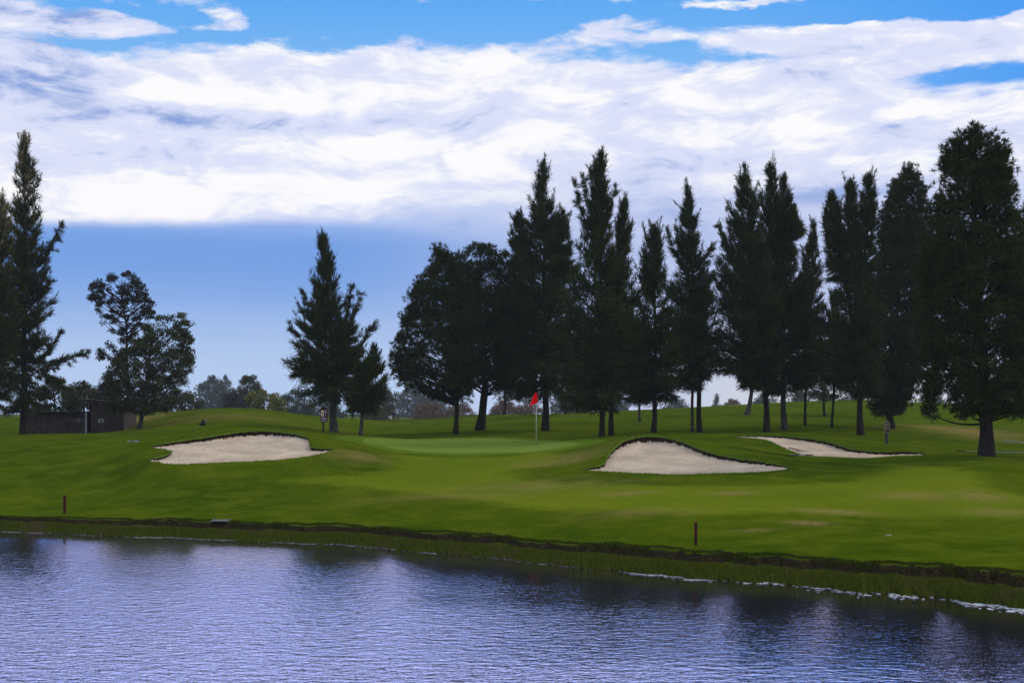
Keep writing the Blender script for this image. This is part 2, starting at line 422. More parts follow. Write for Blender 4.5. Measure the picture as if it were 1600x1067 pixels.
def hit(px, py, d0=22.0, d1=200.0):
    Ds = np.concatenate([np.arange(d0, 90, 0.1), np.arange(90, d1, 0.5)])
    z = ground_z((px - 800) / F * Ds, Ds)
    yy = HOR - (z - H) / Ds * F
    i = np.argmax(yy <= py)
    return float(Ds[i]) if yy[i] <= py else float(Ds[-1])
def on_ground(px, D):
    x = (px - 800) / F * D
    return Vector((x, D, gz(x, D)))

def build_ground():
    cols = np.concatenate([np.linspace(-2600, -100, 26)[:-1], np.arange(-100, 1701, 3.0), np.linspace(1700, 4200, 26)[1:]])
    ss = np.concatenate([[-60, -38, -36, -34, -32, -30, -22, -16, -12, -9, -6, -4, -2.5, -1.5, -1, -0.6, -0.3], np.arange(-0.1, 1.5, 0.1), np.arange(1.5, 2.1, 0.05), np.arange(2.1, 44, 0.2),
                         np.arange(44, 60, 0.5), np.arange(60, 160, 1.6), [165, 175, 190, 210, 240, 280, 340, 420, 520, 650, 760]])
    k = 1 - sstep(ss, 2.5, 22)
    k = np.where(ss < -28, 0.0, k)
    D = ss[:, None] + shoreD(cols)[None, :] * k[:, None] + 38.0 * (1 - k[:, None])
    De = np.maximum(D, 15)
    X = (cols[None, :] - 800) / F * De
    Z = ground_z(X, D)
    nr, nc = D.shape
    verts = np.stack([X, D, Z], -1).reshape(-1, 3)
    face_ok = np.ones((nr - 1, nc - 1), bool)
    extra_v, extra_t, sands = [], [], []
    base_n = len(verts)
    for name, B in BUNKERS.items():
        # dense smooth outline
        pts = np.array(B, float)
        m = len(pts); dens = []
        for i in range(m):
            p0, p1, p2, p3 = pts[i - 1], pts[i], pts[(i + 1) % m], pts[(i + 2) % m]
            steps = max(2, int(abs(p2[0] - p1[0]) / 2.5 + abs(p2[2] - p1[2]) / 0.15))
            for j in range(steps):
                t = j / steps
                q = 0.5 * ((2 * p1) + (-p0 + p2) * t + (2 * p0 - 5 * p1 + 4 * p2 - p3) * t * t + (-p0 + 3 * p1 - 3 * p2 + p3) * t ** 3)
                lin_q = p1 * (1 - t) + p2 * t
                q = q * 0.6 + lin_q * 0.4
                dens.append(q)
        q = np.array(dens)
        jit = rng.normal(0, 1, len(q)); jit = np.convolve(np.r_[jit[-2:], jit, jit[:2]], np.ones(3) / 3, 'valid')[1:-1][:len(q)]
        jit = np.resize(jit, len(q))
        q[:, 2] += jit * 0.05
        qx = (q[:, 0] - 800) / F * q[:, 2]; qy = q[:, 2]; lip = np.maximum(q[:, 3], 0.008) * (1 + 0.12 * rng.normal(0, 1, len(q)))
        lip = np.maximum(lip, 0.006)
        qz = lawn(qx, qy)
        # index-space coordinates
        ci = np.interp(q[:, 0], cols, np.arange(nc))
        ri = np.empty(len(q))
        for i in range(len(q)):
            colD = ss + float(shoreD(q[i, 0])) * k + 38.0 * (1 - k)
            ri[i] = np.interp(q[i, 2], colD, np.arange(nr))
        c0, c1 = int(ci.min()) - 3, int(ci.max()) + 4; r0, r1 = int(ri.min()) - 3, int(ri.max()) + 4
        face_ok[r0:r1, c0:c1] = False
        # candidate grid points
        rr, cc = np.meshgrid(np.arange(r0, r1 + 1), np.arange(c0, c1 + 1), indexing='ij')
        gp = np.stack([cc.ravel(), rr.ravel()], -1).astype(float); gid = (rr * nc + cc).ravel()
        border = (rr == r0) | (rr == r1) | (cc == c0) | (cc == c1); border = border.ravel()
        dmin = np.min(np.hypot(gp[:, 0][:, None] - ci, gp[:, 1][:, None] - ri), 1)
        keep = border | (dmin > 0.45)
        gp = gp[keep]; gid = gid[keep]; border = border[keep]
        npoly = len(q)
        cin = [Vector((a, b)) for a, b in zip(ci, ri)] + [Vector(p) for p in gp]
        edges = [(i, (i + 1) % npoly) for i in range(npoly)]
        vo, eo, fo, ov, oe, of = delaunay_2d_cdt(cin, edges, [], 0, 1e-5)
        def inside(x, y):
            x1, y1 = ci, ri; x2, y2 = np.roll(ci, -1), np.roll(ri, -1)
            cr = ((y1 > y) != (y2 > y)) & (x < (x2 - x1) * (y - y1) / (y2 - y1 + 1e-15) + x1)
            return np.count_nonzero(cr) % 2 == 1
        # map output verts to source
        src = []
        for i, o in enumerate(ov): src.append(o[0] if len(o) else -1)
        gmap = {}; smap = {}; sv = []
        # mean value interpolation of the sand edge heights
        edge_z = qz - lip
        def mv(x, y):
            dx, dy = qx - x, qy - y; r = np.hypot(dx, dy) + 1e-9
            ang = np.arctan2(dy, dx); da = np.roll(ang, -1) - ang; da = (da + np.pi) % (2 * np.pi) - np.pi
            t = np.tan(da / 2); w = (np.roll(t, 1) + t) / r
            return float((w * edge_z).sum() / w.sum()), float(r.min())
        def gvert(i):
            if i in gmap: return gmap[i]
            s_ = src[i]
            if s_ >= npoly: v = int(gid[s_ - npoly])
            elif s_ >= 0:
                v = base_n + len(extra_v); extra_v.append((qx[s_], qy[s_], qz[s_]))
            else:
                v = base_n + len(extra_v)
                px = np.interp(vo[i][0], np.arange(nc), cols); colD = ss + float(shoreD(px)) * k + 38.0 * (1 - k)
                Dd = np.interp(vo[i][1], np.arange(nr), colD); x = (px - 800) / F * Dd
                extra_v.append((x, Dd, float(lawn(np.array([x]), np.array([Dd]))[0])))
            gmap[i] = v; return v
        def svert(i):
            if i in smap: return smap[i]
            s_ = src[i]
            if 0 <= s_ < npoly: co = (qx[s_], qy[s_], edge_z[s_])
            else:
                if s_ >= npoly: g = int(gid[s_ - npoly]); x, y = verts[g, 0], verts[g, 1]
                else: x, y = qx[0], qy[0]
                z, r = mv(x, y)
                z -= 0.16 * (1 - math.exp(-r / 1.2)) - 0.04 * math.sin(x * 2.1 + y) * math.sin(y * 2.7 - x * .6) * min(1, r)
                z += rng.normal(0, 0.006) * min(1, r * 3)
                co = (x, y, z)
            smap[i] = len(sv); sv.append(co); return smap[i]
        st = []
        for f in fo:
            mx = sum(vo[i][0] for i in f) / len(f); my = sum(vo[i][1] for i in f) / len(f)
            if inside(mx, my): st.append([svert(i) for i in f])
            else: extra_t.append([gvert(i) for i in f])
        sands.append((name, np.array(sv), st, np.stack([qx, qy, qz], -1), edge_z, lip))
    idx = np.arange(nr * nc).reshape(nr, nc)
    q4 = np.stack([idx[:-1, :-1], idx[:-1, 1:], idx[1:, 1:], idx[1:, :-1]], -1)[face_ok]
    allv = np.concatenate([verts, np.array(extra_v)])
    loops = np.concatenate([q4.ravel(), np.array([i for t in extra_t for i in t])])
    tot = np.concatenate([np.full(len(q4), 4), np.array([len(t) for t in extra_t])])
    starts = np.concatenate([[0], np.cumsum(tot)[:-1]])
    me = mesh_np('ground', allv, loops, starts, tot, True)
    # ---- attributes
    X, Y = allv[:, 0], allv[:, 1]
    px = 800 + X / np.maximum(Y, 15) * F
    s = Y - shoreD(px)
    def poly_world(pts, close=True):
        out = []
        for a, b in pts:
            D = hit(a, b); out.append(((a - 800) / F * D, D))
        return np.array(out)
    def sdist(poly):
        p = poly; q_ = np.roll(p, -1, 0); best = np.full(len(X), 1e9); ins = np.zeros(len(X), bool)
        for (x1, y1), (x2, y2) in zip(p, q_):
            dx, dy = x2 - x1, y2 - y1; L = dx * dx + dy * dy + 1e-12
            t = np.clip(((X - x1) * dx + (Y - y1) * dy) / L, 0, 1)
            best = np.minimum(best, np.hypot(X - x1 - t * dx, Y - y1 - t * dy))
            cr = ((y1 > Y) != (y2 > Y)) & (X < (x2 - x1) * (Y - y1) / (y2 - y1 + 1e-15) + x1)
            ins ^= cr
        return np.where(ins, best, -best)
    def smooth_poly(p, nsub=6):
        m = len(p); o = []
        for i in range(m):
            p0, p1, p2, p3 = p[i - 1], p[i], p[(i + 1) % m], p[(i + 2) % m]
            for j in range(nsub):
                t = j / nsub
                o.append(0.5 * ((2 * p1) + (-p0 + p2) * t + (2 * p0 - 5 * p1 + 4 * p2 - p3) * t * t + (-p0 + 3 * p1 - 3 * p2 + p3) * t ** 3))
        return np.array(o)
    green = smooth_poly(poly_world([(566, 687), (620, 685), (700, 685), (800, 686), (880, 690), (905, 694), (860, 702), (790, 707), (720, 708), (650, 705), (600, 697)]))
    fair = smooth_poly(poly_world([(440, 752), (520, 744), (600, 736), (618, 722), (610, 708), (640, 712), (720, 714), (800, 712), (850, 706), (880, 716), (850, 728), (800, 736), (830, 748), (930, 757), (1080, 759), (1250, 757), (1350, 748), (1395, 736), (1390, 726),
                                   (1450, 728), (1530, 742), (1560, 765), (1700, 790), (1700, 806), (1400, 808), (1100, 803), (900, 797), (780, 788), (640, 770), (520, 758)]))
    near_g = np.abs(X) < 60
    fattr(me, 'green', np.where(near_g, sdist(green), -9))
    fattr(me, 'fair', np.where(near_g, sdist(fair), -9))
    lw_ = LIP_W + 0.16 * np.sin(px / 29.0) + 0.12 * np.sin(px / 11.3 + 1) + .06 * np.sin(px / 4.1)
    fattr(me, 'soil', sstep(s, lw_ - 0.38, lw_ - 0.20) * (1 - sstep(s, lw_ - 0.05, lw_ + 0.06)))
    fattr(me, 'shore', s)
    dirt = np.zeros(len(X)); dry = np.zeros(len(X))
    for a, b, rx, ry, g in [(522, 676, .9, .9, 1), (1545, 711, .8, .5, .5), (1345, 680, .5, .5, .5), (1168, 649, 1.1, .9, .8), (1288, 650, 1.3, .8, .8), (1395, 665, 1.6, .9, .8), (1000, 662, .9, .9, .7), (1022, 676, .4, .4, .5), (852, 673, .5, .5, .5), (940, 683, .4, .4, .5), (750, 671, .5, .5, .5), (1198, 671, .4, .4, .5), (1226, 671, .4, .4, .5)]:
        D = hit(a, b, 40); x0 = (a - 800) / F * D
        dirt = np.maximum(dirt, g * np.exp(-((X - x0) / rx) ** 2 - ((Y - D) / ry) ** 2))
    for a, b, rx, ry, g in [(1300, 799, .9, .5, .9), (1262, 818, .5, .35, 1), (1182, 829, .4, .2, .9), (975, 771, .8, .6, .6), (1145, 771, .7, .5, .7), (1430, 775, 1.2, .7, .6), (1530, 775, .7, .8, .7),
                            (1000, 800, 1.4, .8, .4), (700, 775, 2.5, 1.2, .35), (830, 760, 2.6, 1.4, .4), (1500, 672, 3.0, 6.0, .8), (560, 712, 1.0, 1.6, .5), (210, 655, 2.5, 5, .9), (330, 650, 5, 5, .35), (880, 722, 1.6, 1.6, .5), (1560, 800, 1.0, .6, .5)]:
        D = hit(a, b, 28); x0 = (a - 800) / F * D
        dry = np.maximum(dry, g * np.exp(-((X - x0) / rx) ** 2 - ((Y - D) / ry) ** 2))
    fattr(me, 'dirt', dirt); fattr(me, 'dry', dry)
    # ---- grass material
    m, T, b = new_mat('lawn grass')
    tc = T.new('ShaderNodeTexCoord'); ob = tc.outputs['Object']
    big = T.noise(ob, 0.16, 4, 0.6); mid = T.noise(ob, 0.9, 5, 0.65); fine = T.noise(ob, 14, 5, 0.7); tuft = T.noise(ob, 5, 4, 0.7)
    rough_c = T.mix(T.ss(big, 0.3, 0.7), (0.028, 0.054, 0.0008), (0.054, 0.080, 0.001))
    fair_c = T.mix(T.ss(big, 0.3, 0.7), (0.084, 0.118, 0.004), (0.120, 0.148, 0.006))
    green_c = T.mix(T.ss(mid, 0.3, 0.7), (0.120, 0.185, 0.024), (0.145, 0.210, 0.032))
    wob = T.mul(T.sub(T.add(T.mul(mid, .6), T.mul(tuft, .4)), 0.5), 0.6)
    c_ = T.mix(T.ss(T.add(T.attr('fair'), T.mul(wob, 3.0)), -0.7, 0.7), rough_c, fair_c)
    gs = T.add(T.attr('green'), T.mul(wob, 0.2))
    c_ = T.mix(T.ss(gs, -1.5, -0.9), c_, (0.070, 0.125, 0.008))
    c_ = T.mix(T.ss(gs, -0.06, 0.10), c_, green_c)
    c_ = T.mix(T.mul(T.ss(mid, 0.38, 0.68), 0.45), c_, (0.11, 0.125, 0.006))
    dryf = T.m('MULTIPLY', T.attr('dry'), T.ss(T.add(T.mul(tuft, 0.5), T.mul(mid, 0.5)), 0.32, 0.52), clamp=True)
    c_ = T.mix(T.mul(dryf, 0.8), c_, (0.23, 0.15, 0.055))
    c_ = T.mix(T.ss(T.mul(T.attr('dirt'), T.add(tuft, 0.4)), 0.3, 0.55), c_, (0.060, 0.038, 0.024))
    # marshy strip by the water
    wet = T.ss(T.add(T.attr('shore'), T.mul(T.sub(tuft, .5), 0.3)), LIP_W, LIP_W - 0.2)
    c_ = T.mix(wet, c_, T.mix(T.ss(tuft, 0.3, 0.7), (0.022, 0.030, 0.004), (0.045, 0.050, 0.010)))
    c_ = T.mix(T.ss(T.attr('shore'), 0.12, 0.0), c_, (0.03, 0.022, 0.014))
    c_ = T.mix(T.ss(T.add(T.attr('soil'), T.mul(T.sub(tuft, .5), 0.5)), 0.35, 0.6), c_, T.mix(T.ss(fine, .35, .65), (0.012, 0.009, 0.004), (0.032, 0.024, 0.009)))
    var = T.add(0.46, T.mul(T.add(T.mul(fine, 0.6), T.mul(tuft, 0.4)), 1.0))
    vm = T.new('ShaderNodeVectorMath', operation='SCALE'); T.l.new(c_, vm.inputs[0]); T.l.new(var, vm.inputs['Scale'])
    T.l.new(vm.outputs[0], b.inputs['Base Color'])
    b.inputs['Roughness'].default_value = 1.0; b.inputs['Specular IOR Level'].default_value = 0.0
    bp = T.new('ShaderNodeBump'); bp.inputs['Strength'].default_value = 0.5; bp.inputs['Distance'].default_value = 0.03
    T.put(bp.inputs['Height'], T.add(T.mul(fine, 0.5), T.mul(tuft, 0.8))); T.l.new(bp.outputs[0], b.inputs['Normal'])
    g = link('ground', me, m); tag(g, kind='structure')
    # ---- bunkers
    ms, T, b = new_mat('bunker sand')
    tc = T.new('ShaderNodeTexCoord'); ob = tc.outputs['Object']
    n1 = T.noise(ob, 0.7, 7, 0.68); n2 = T.noise(ob, 6, 6, 0.72); n3 = T.noise(ob, 40, 3, 0.7)
    cc = T.mix(T.ss(n1, 0.3, 0.7), (0.37, 0.285, 0.185), (0.55, 0.43, 0.285))
    cc = T.mix(T.mul(T.ss(n2, 0.5, 0.68), 0.45), cc, (0.30, 0.225, 0.155))
    cc = T.mix(T.mul(T.ss(n3, 0.6, 0.75), 0.18), cc, (0.30, 0.24, 0.18))
    T.put(b.inputs['Base Color'], cc); b.inputs['Roughness'].default_value = 1.0; b.inputs['Specular IOR Level'].default_value = 0.0
    bp = T.new('ShaderNodeBump'); bp.inputs['Strength'].default_value = 0.6; bp.inputs['Distance'].default_value = 0.05
    T.put(bp.inputs['Height'], T.add(n2, T.mul(n3, 0.4))); T.l.new(bp.outputs[0], b.inputs['Normal'])
    mg = foliage('bunker edge grass', (0.050, 0.090, 0.006), (0.12, 0.17, 0.015))
    labels = {'left': 'wide pale sand bunker left of the flag, topped by a dark earth lip',
              'middle': 'hump shaped sand bunker right of the flag with a tall dark lip',
              'right': 'long narrow sand bunker at the foot of the trees on the right'}
    for name, sv, st, out, ez, lip in sands:
        o0 = empty('sand_bunker', (out[:, 0].mean(), out[:, 1].mean(), float(ez.mean())), labels[name], 'sand bunker', 'sand bunkers round the green')
        off = np.array(o0.location)
        tot = np.array([len(t) for t in st]); loops = np.array([i for t in st for i in t])
        me = mesh_np('sand', sv - off, loops, np.concatenate([[0], np.cumsum(tot)[:-1]]), tot, True)
        link('sand', me, ms, o0)
        # earth lip: from grass edge, undercut, down into the sand
        nn = len(out); cen = out[:, :2].mean(0)
        tang = np.roll(out[:, :2], -1, 0) - np.roll(out[:, :2], 1, 0); tang /= np.linalg.norm(tang, axis=1)[:, None] + 1e-9
        nrm = np.stack([-tang[:, 1], tang[:, 0]], -1)
        area = 0.5 * np.sum(out[:, 0] * np.roll(out[:, 1], -1) - np.roll(out[:, 0], -1) * out[:, 1])
        if area < 0: nrm = -nrm                                   # nrm points inwards
        thick = np.clip(lip * 0.35, 0.004, 0.07)
        top_in = out.copy(); top_in[:, :2] += nrm * np.minimum(lip * 0.25, 0.05)[:, None]; top_in[:, 2] -= 0.004
        turf = top_in.copy(); turf[:, 2] -= thick * (0.7 + 0.6 * rng.random(nn))
        back = out.copy(); back[:, :2] -= nrm * np.minimum(lip * 0.3, 0.06)[:, None]; back[:, 2] = turf[:, 2] - 0.004
        bot = out.copy(); bot[:, 2] = ez - 0.03; bot[:, :2] += nrm * 0.012
        def band(rings):
            V = np.concatenate(rings); q_ = []
            for a in range(len(rings) - 1):
                for i in range(nn): q_.append((a * nn + i, a * nn + (i + 1) % nn, (a + 1) * nn + (i + 1) % nn, (a + 1) * nn + i))
            return V - off, q_
        V, q_ = band([turf, back, bot]); link('earth_lip', quads_mesh('earth_lip', V, q_), M['soil'], o0)
        V, q_ = band([out, top_in, turf]); link('turf_edge', quads_mesh('turf_edge', V, q_), mg, o0)
        # fine overhanging blades round the rim
        bl = []
        nb = 26
        for i in range(nn):
            L = float(np.linalg.norm(out[(i + 1) % nn, :2] - out[i, :2])); cnt = int(L * 60 * (1.0 if lip[i] > 0.03 else 0.7))
            for _ in range(min(cnt, 60)):
                t = random.random(); p = out[i] * (1 - t) + out[(i + 1) % nn] * t
                h_ = random.uniform(0.02, 0.075)
                bl.append((p[0] + random.gauss(0, .02), p[1] + random.gauss(0, .03), p[2] - 0.01, h_, nrm[i]))
        V = []; q_ = []
        for (x, y, z, h_, nm) in bl:
            w_ = random.uniform(0.006, 0.012); k0 = len(V); a = random.gauss(0, .02); lean = random.uniform(0, .03) if lip[0] else 0
            V += [(x - w_, y, z), (x + w_, y, z), (x + a + nm[0] * lean, y + nm[1] * lean, z + h_)]; q_.append((k0, k0 + 1, k0 + 2))
        if V: tag(link('rim_grass', tris_mesh('rim_grass', np.array(V) - off, q_), mg, o0), kind='stuff')
build_ground()

# ------------------------------------------------------------------ water
def build_water():
    xs = np.linspace(-260, 260, 60); ys = np.linspace(1.0, 52, 30)
    XX, YY = np.meshgrid(xs, ys); V = np.stack([XX.ravel(), YY.ravel(), np.zeros(XX.size)], -1)
    idx = np.arange(XX.size).reshape(XX.shape)
    q = np.stack([idx[:-1, :-1], idx[:-1, 1:], idx[1:, 1:], idx[1:, :-1]], -1).reshape(-1, 4)
    me = quads_mesh('water', V, q, True)
    px = 800 + V[:, 0] / np.maximum(V[:, 1], 8) * F
    fattr(me, 'off', np.interp(px, SHP, SHD) - V[:, 1])
    m, T, b = new_mat('pond water'); T.n.remove(b)
    tc = T.new('ShaderNodeTexCoord'); ob = tc.outputs['Object']
    def nz(sx, sy, z, detail, rough, dist=0.0):
        mp = T.new('ShaderNodeMapping'); mp.inputs['Scale'].default_value = (sx, sy, 1); mp.inputs['Location'].default_value = (z, z * 2, z)
        T.l.new(ob, mp.inputs[0]); return T.noise(mp.outputs[0], 1.0, detail, rough, dist)
    h1 = nz(0.8, 1.5, 1.0, 2, 0.5, 0.3); h2 = nz(3.6, 5.6, 4.0, 3, 0.62, 0.3); h3 = nz(9, 14, 8.0, 2, 0.6)
    hgt = T.add(T.add(T.mul(h1, 0.6), T.mul(T.m('POWER', h2, 1.7), 2.4)), T.mul(h3, 0.55))
    calm = T.ss(T.attr('off'), 0.3, 13.0, 0.07, 1.0)
    patch = T.ss(nz(0.10, 0.22, 3.0, 3, 0.5), 0.35, 0.65, 0.65, 1.15)
    bp = T.new('ShaderNodeBump'); T.put(bp.inputs['Strength'], 1.0)
    T.put(bp.inputs['Distance'], T.mul(T.mul(T.add(calm, T.ss(T.attr('off'), 8.0, 19.0, 0.0, 1.1)), patch), WAVE)); T.put(bp.inputs['Height'], hgt)
    deep = T.new('ShaderNodeBsdfDiffuse'); T.put(deep.inputs[0], (0.006, 0.034, 0.075))
    gl = T.new('ShaderNodeBsdfGlossy'); gl.inputs['Roughness'].default_value = 0.09; T.put(gl.inputs[0], (0.80, 0.73, 1.0))
    T.l.new(bp.outputs[0], gl.inputs['Normal'])
    fr = T.new('ShaderNodeFresnel'); fr.inputs[0].default_value = 2.0; T.l.new(bp.outputs[0], fr.inputs['Normal'])
    fac = T.m('MULTIPLY_ADD', fr.outputs[0], 1.0, 0.58, clamp=True)
    mx = T.new('ShaderNodeMixShader'); T.put(mx.inputs[0], fac)
    T.l.new(deep.outputs[0], mx.inputs[1]); T.l.new(gl.outputs[0], mx.inputs[2]); T.l.new(mx.outputs[0], T.n['Material Output'].inputs[0])
    tag(link('water', me, m), kind='structure')
WAVE = 0.0165
build_water()

# ------------------------------------------------------------------ blades along the bank, foam on the water line
def build_fringe():
    V = []; q = []
    def blade(x, y, z, h, w, lx, ly):
        k = len(V)
        V.extend([(x - w, y, z - 0.02), (x + w, y, z - 0.02), (x + w * .6 + lx * .4, y + ly * .4, z + h * .6), (x - w * .6 + lx * .4, y + ly * .4, z + h * .6), (x + lx, y + ly, z + h)])
        q.append((k, k + 1, k + 2, k + 3)); q.append((k + 3, k + 2, k + 4))
    N = 60000
    px = rng.uniform(-80, 1680, N); u = rng.random(N) * 0.86
    clump = 0.55 + 0.45 * np.sin(px / 23) * np.sin(px / 9.1 + 2) + 0.25 * np.sin(px / 71)
    s = 0.0 + u * (LIP_W - 0.45)
    D = shoreD(px) + s; X = (px - 800) / F * D; Z = ground_z(X, D)
    hh = (1 - .5 * u) * (0.07 + 0.15 * rng.random(N)) * np.clip(0.75 + 0.35 * clump, .45, 1.3) * (0.75 + 0.35 * (px / 1600))
    for i in range(N):
        blade(X[i], D[i], Z[i], hh[i], 0.008 + 0.006 * random.random(), random.gauss(0, .05), random.gauss(0, .04))
    # overhanging turf on the top of the cut bank
    N = 12000
    px = rng.uniform(-80, 1680, N); D = shoreD(px) + LIP_W + rng.uniform(0.0, 0.25, N); X = (px - 800) / F * D; Z = ground_z(X, D)
    for i in range(N):
        blade(X[i], D[i], Z[i], random.uniform(.02, .06), 0.008, random.gauss(0, .03), -random.uniform(0, .06))
    tot = [len(f) for f in q]
    me = mesh_np('reed_fringe', np.array(V), np.array([i for f in q for i in f]), np.concatenate([[0], np.cumsum(tot)[:-1]]), np.array(tot))
    m, T, b = new_mat('bank grass')
    g = T.new('ShaderNodeNewGeometry'); tc = T.new('ShaderNodeTexCoord')
    n = T.noise(tc.outputs['Object'], 0.8, 4, 0.6)
    c_ = T.mix(g.outputs['Random Per Island'], (0.038, 0.056, 0.002), (0.100, 0.110, 0.008))
    c_ = T.mix(T.ss(n, 0.52, 0.70), c_, (0.10, 0.075, 0.025))
    T.put(b.inputs['Base Color'], c_); b.inputs['Roughness'].default_value = 0.9; b.inputs['Specular IOR Level'].default_value = 0.05
    tag(link('bank_grass', me, m), kind='stuff')
    # foam / scum
    V = []; q = []
    dens = [(-60, 700, 1.0, 0.10, 0.035), (700, 900, .35, .10, .03), (900, 990, .35, .08, .03), (985, 1110, 1.3, .10, .06), (1110, 1160, .3, .09, .04), (1150, 1340, 1.0, .07, .08), (1340, 1660, 1.5, .07, .11)]
    for a, b_, dn, sx, sy in dens:
        for _ in range(int((b_ - a) * 0.75 * dn)):
            px_ = random.uniform(a, b_)
            gap = math.sin(px_ / 17) + math.sin(px_ / 41 + 1)
            if gap < -0.3 and random.random() < .85: continue
            off = -abs(random.gauss(0.02, 0.04 + sy * (1.9 if px_ > 960 else .8)))
            D_ = float(shoreD(px_)) + off; x = (px_ - 800) / F * D_
            big = random.random() < .25; rx = sx * random.uniform(.25, .7) * (2.2 if big else 1); ry = sy * .7 * random.uniform(.3, .9) * (1.3 if big else 1); k = len(V); nn = 8
            for j in range(nn):
                t = 2 * math.pi * j / nn; r = random.uniform(.55, 1.1)
                V.append((x + rx * r * math.cos(t), D_ + ry * r * math.sin(t), 0.006 + 0.0008 * (len(q) % 12)))
            q.append(tuple(range(k, k + nn)))
    tot = [len(f) for f in q]
    me = mesh_np('foam', np.array(V), np.array([i for f in q for i in f]), np.concatenate([[0], np.cumsum(tot)[:-1]]), np.array(tot))
    tag(link('foam', me, simple('foam', (0.46, 0.47, 0.44), .9, .3, 3)), kind='stuff')
build_fringe()

# ------------------------------------------------------------------ trees
def quad_leaves(P0, Dv, L, Wd, rnd=None):
    """thin quads starting at P0 along unit Dv, length L, width Wd"""
    n = len(P0)
    r = rng.normal(size=(n, 3)); side = np.cross(Dv, r); side /= np.linalg.norm(side, axis=1)[:, None] + 1e-9
    a = P0 - side * (Wd * .5)[:, None]; b = P0 + side * (Wd * .5)[:, None]
    tip = P0 + Dv * L[:, None]
    c_ = tip + side * (Wd * .22)[:, None]; d = tip - side * (Wd * .22)[:, None]
    return np.stack([a, b, c_, d], 1).reshape(-1, 3)

def unit(v): return v / (np.linalg.norm(v, axis=-1, keepdims=True) + 1e-9)

def tube_into(V, Q, pts, rad, seg=7):
    pts = np.asarray(pts, float); n = len(pts); k0 = len(V)
    for i in range(n):
        d = pts[min(i + 1, n - 1)] - pts[max(i - 1, 0)]; d = d / (np.linalg.norm(d) + 1e-9)
        ref = np.array([0, 1, 0]) if abs(d[1]) < .8 else np.array([1, 0, 0])
        a = np.cross(d, ref); a /= np.linalg.norm(a); b = np.cross(d, a)
        for kk in range(seg):
            t = 2 * math.pi * kk / seg; V.append(pts[i] + (a * math.cos(t) + b * math.sin(t)) * rad[i])
    for i in range(n - 1):
        for kk in range(seg):
            Q.append((k0 + i * seg + kk, k0 + i * seg + (kk + 1) % seg, k0 + (i + 1) * seg + (kk + 1) % seg, k0 + (i + 1) * seg + kk))

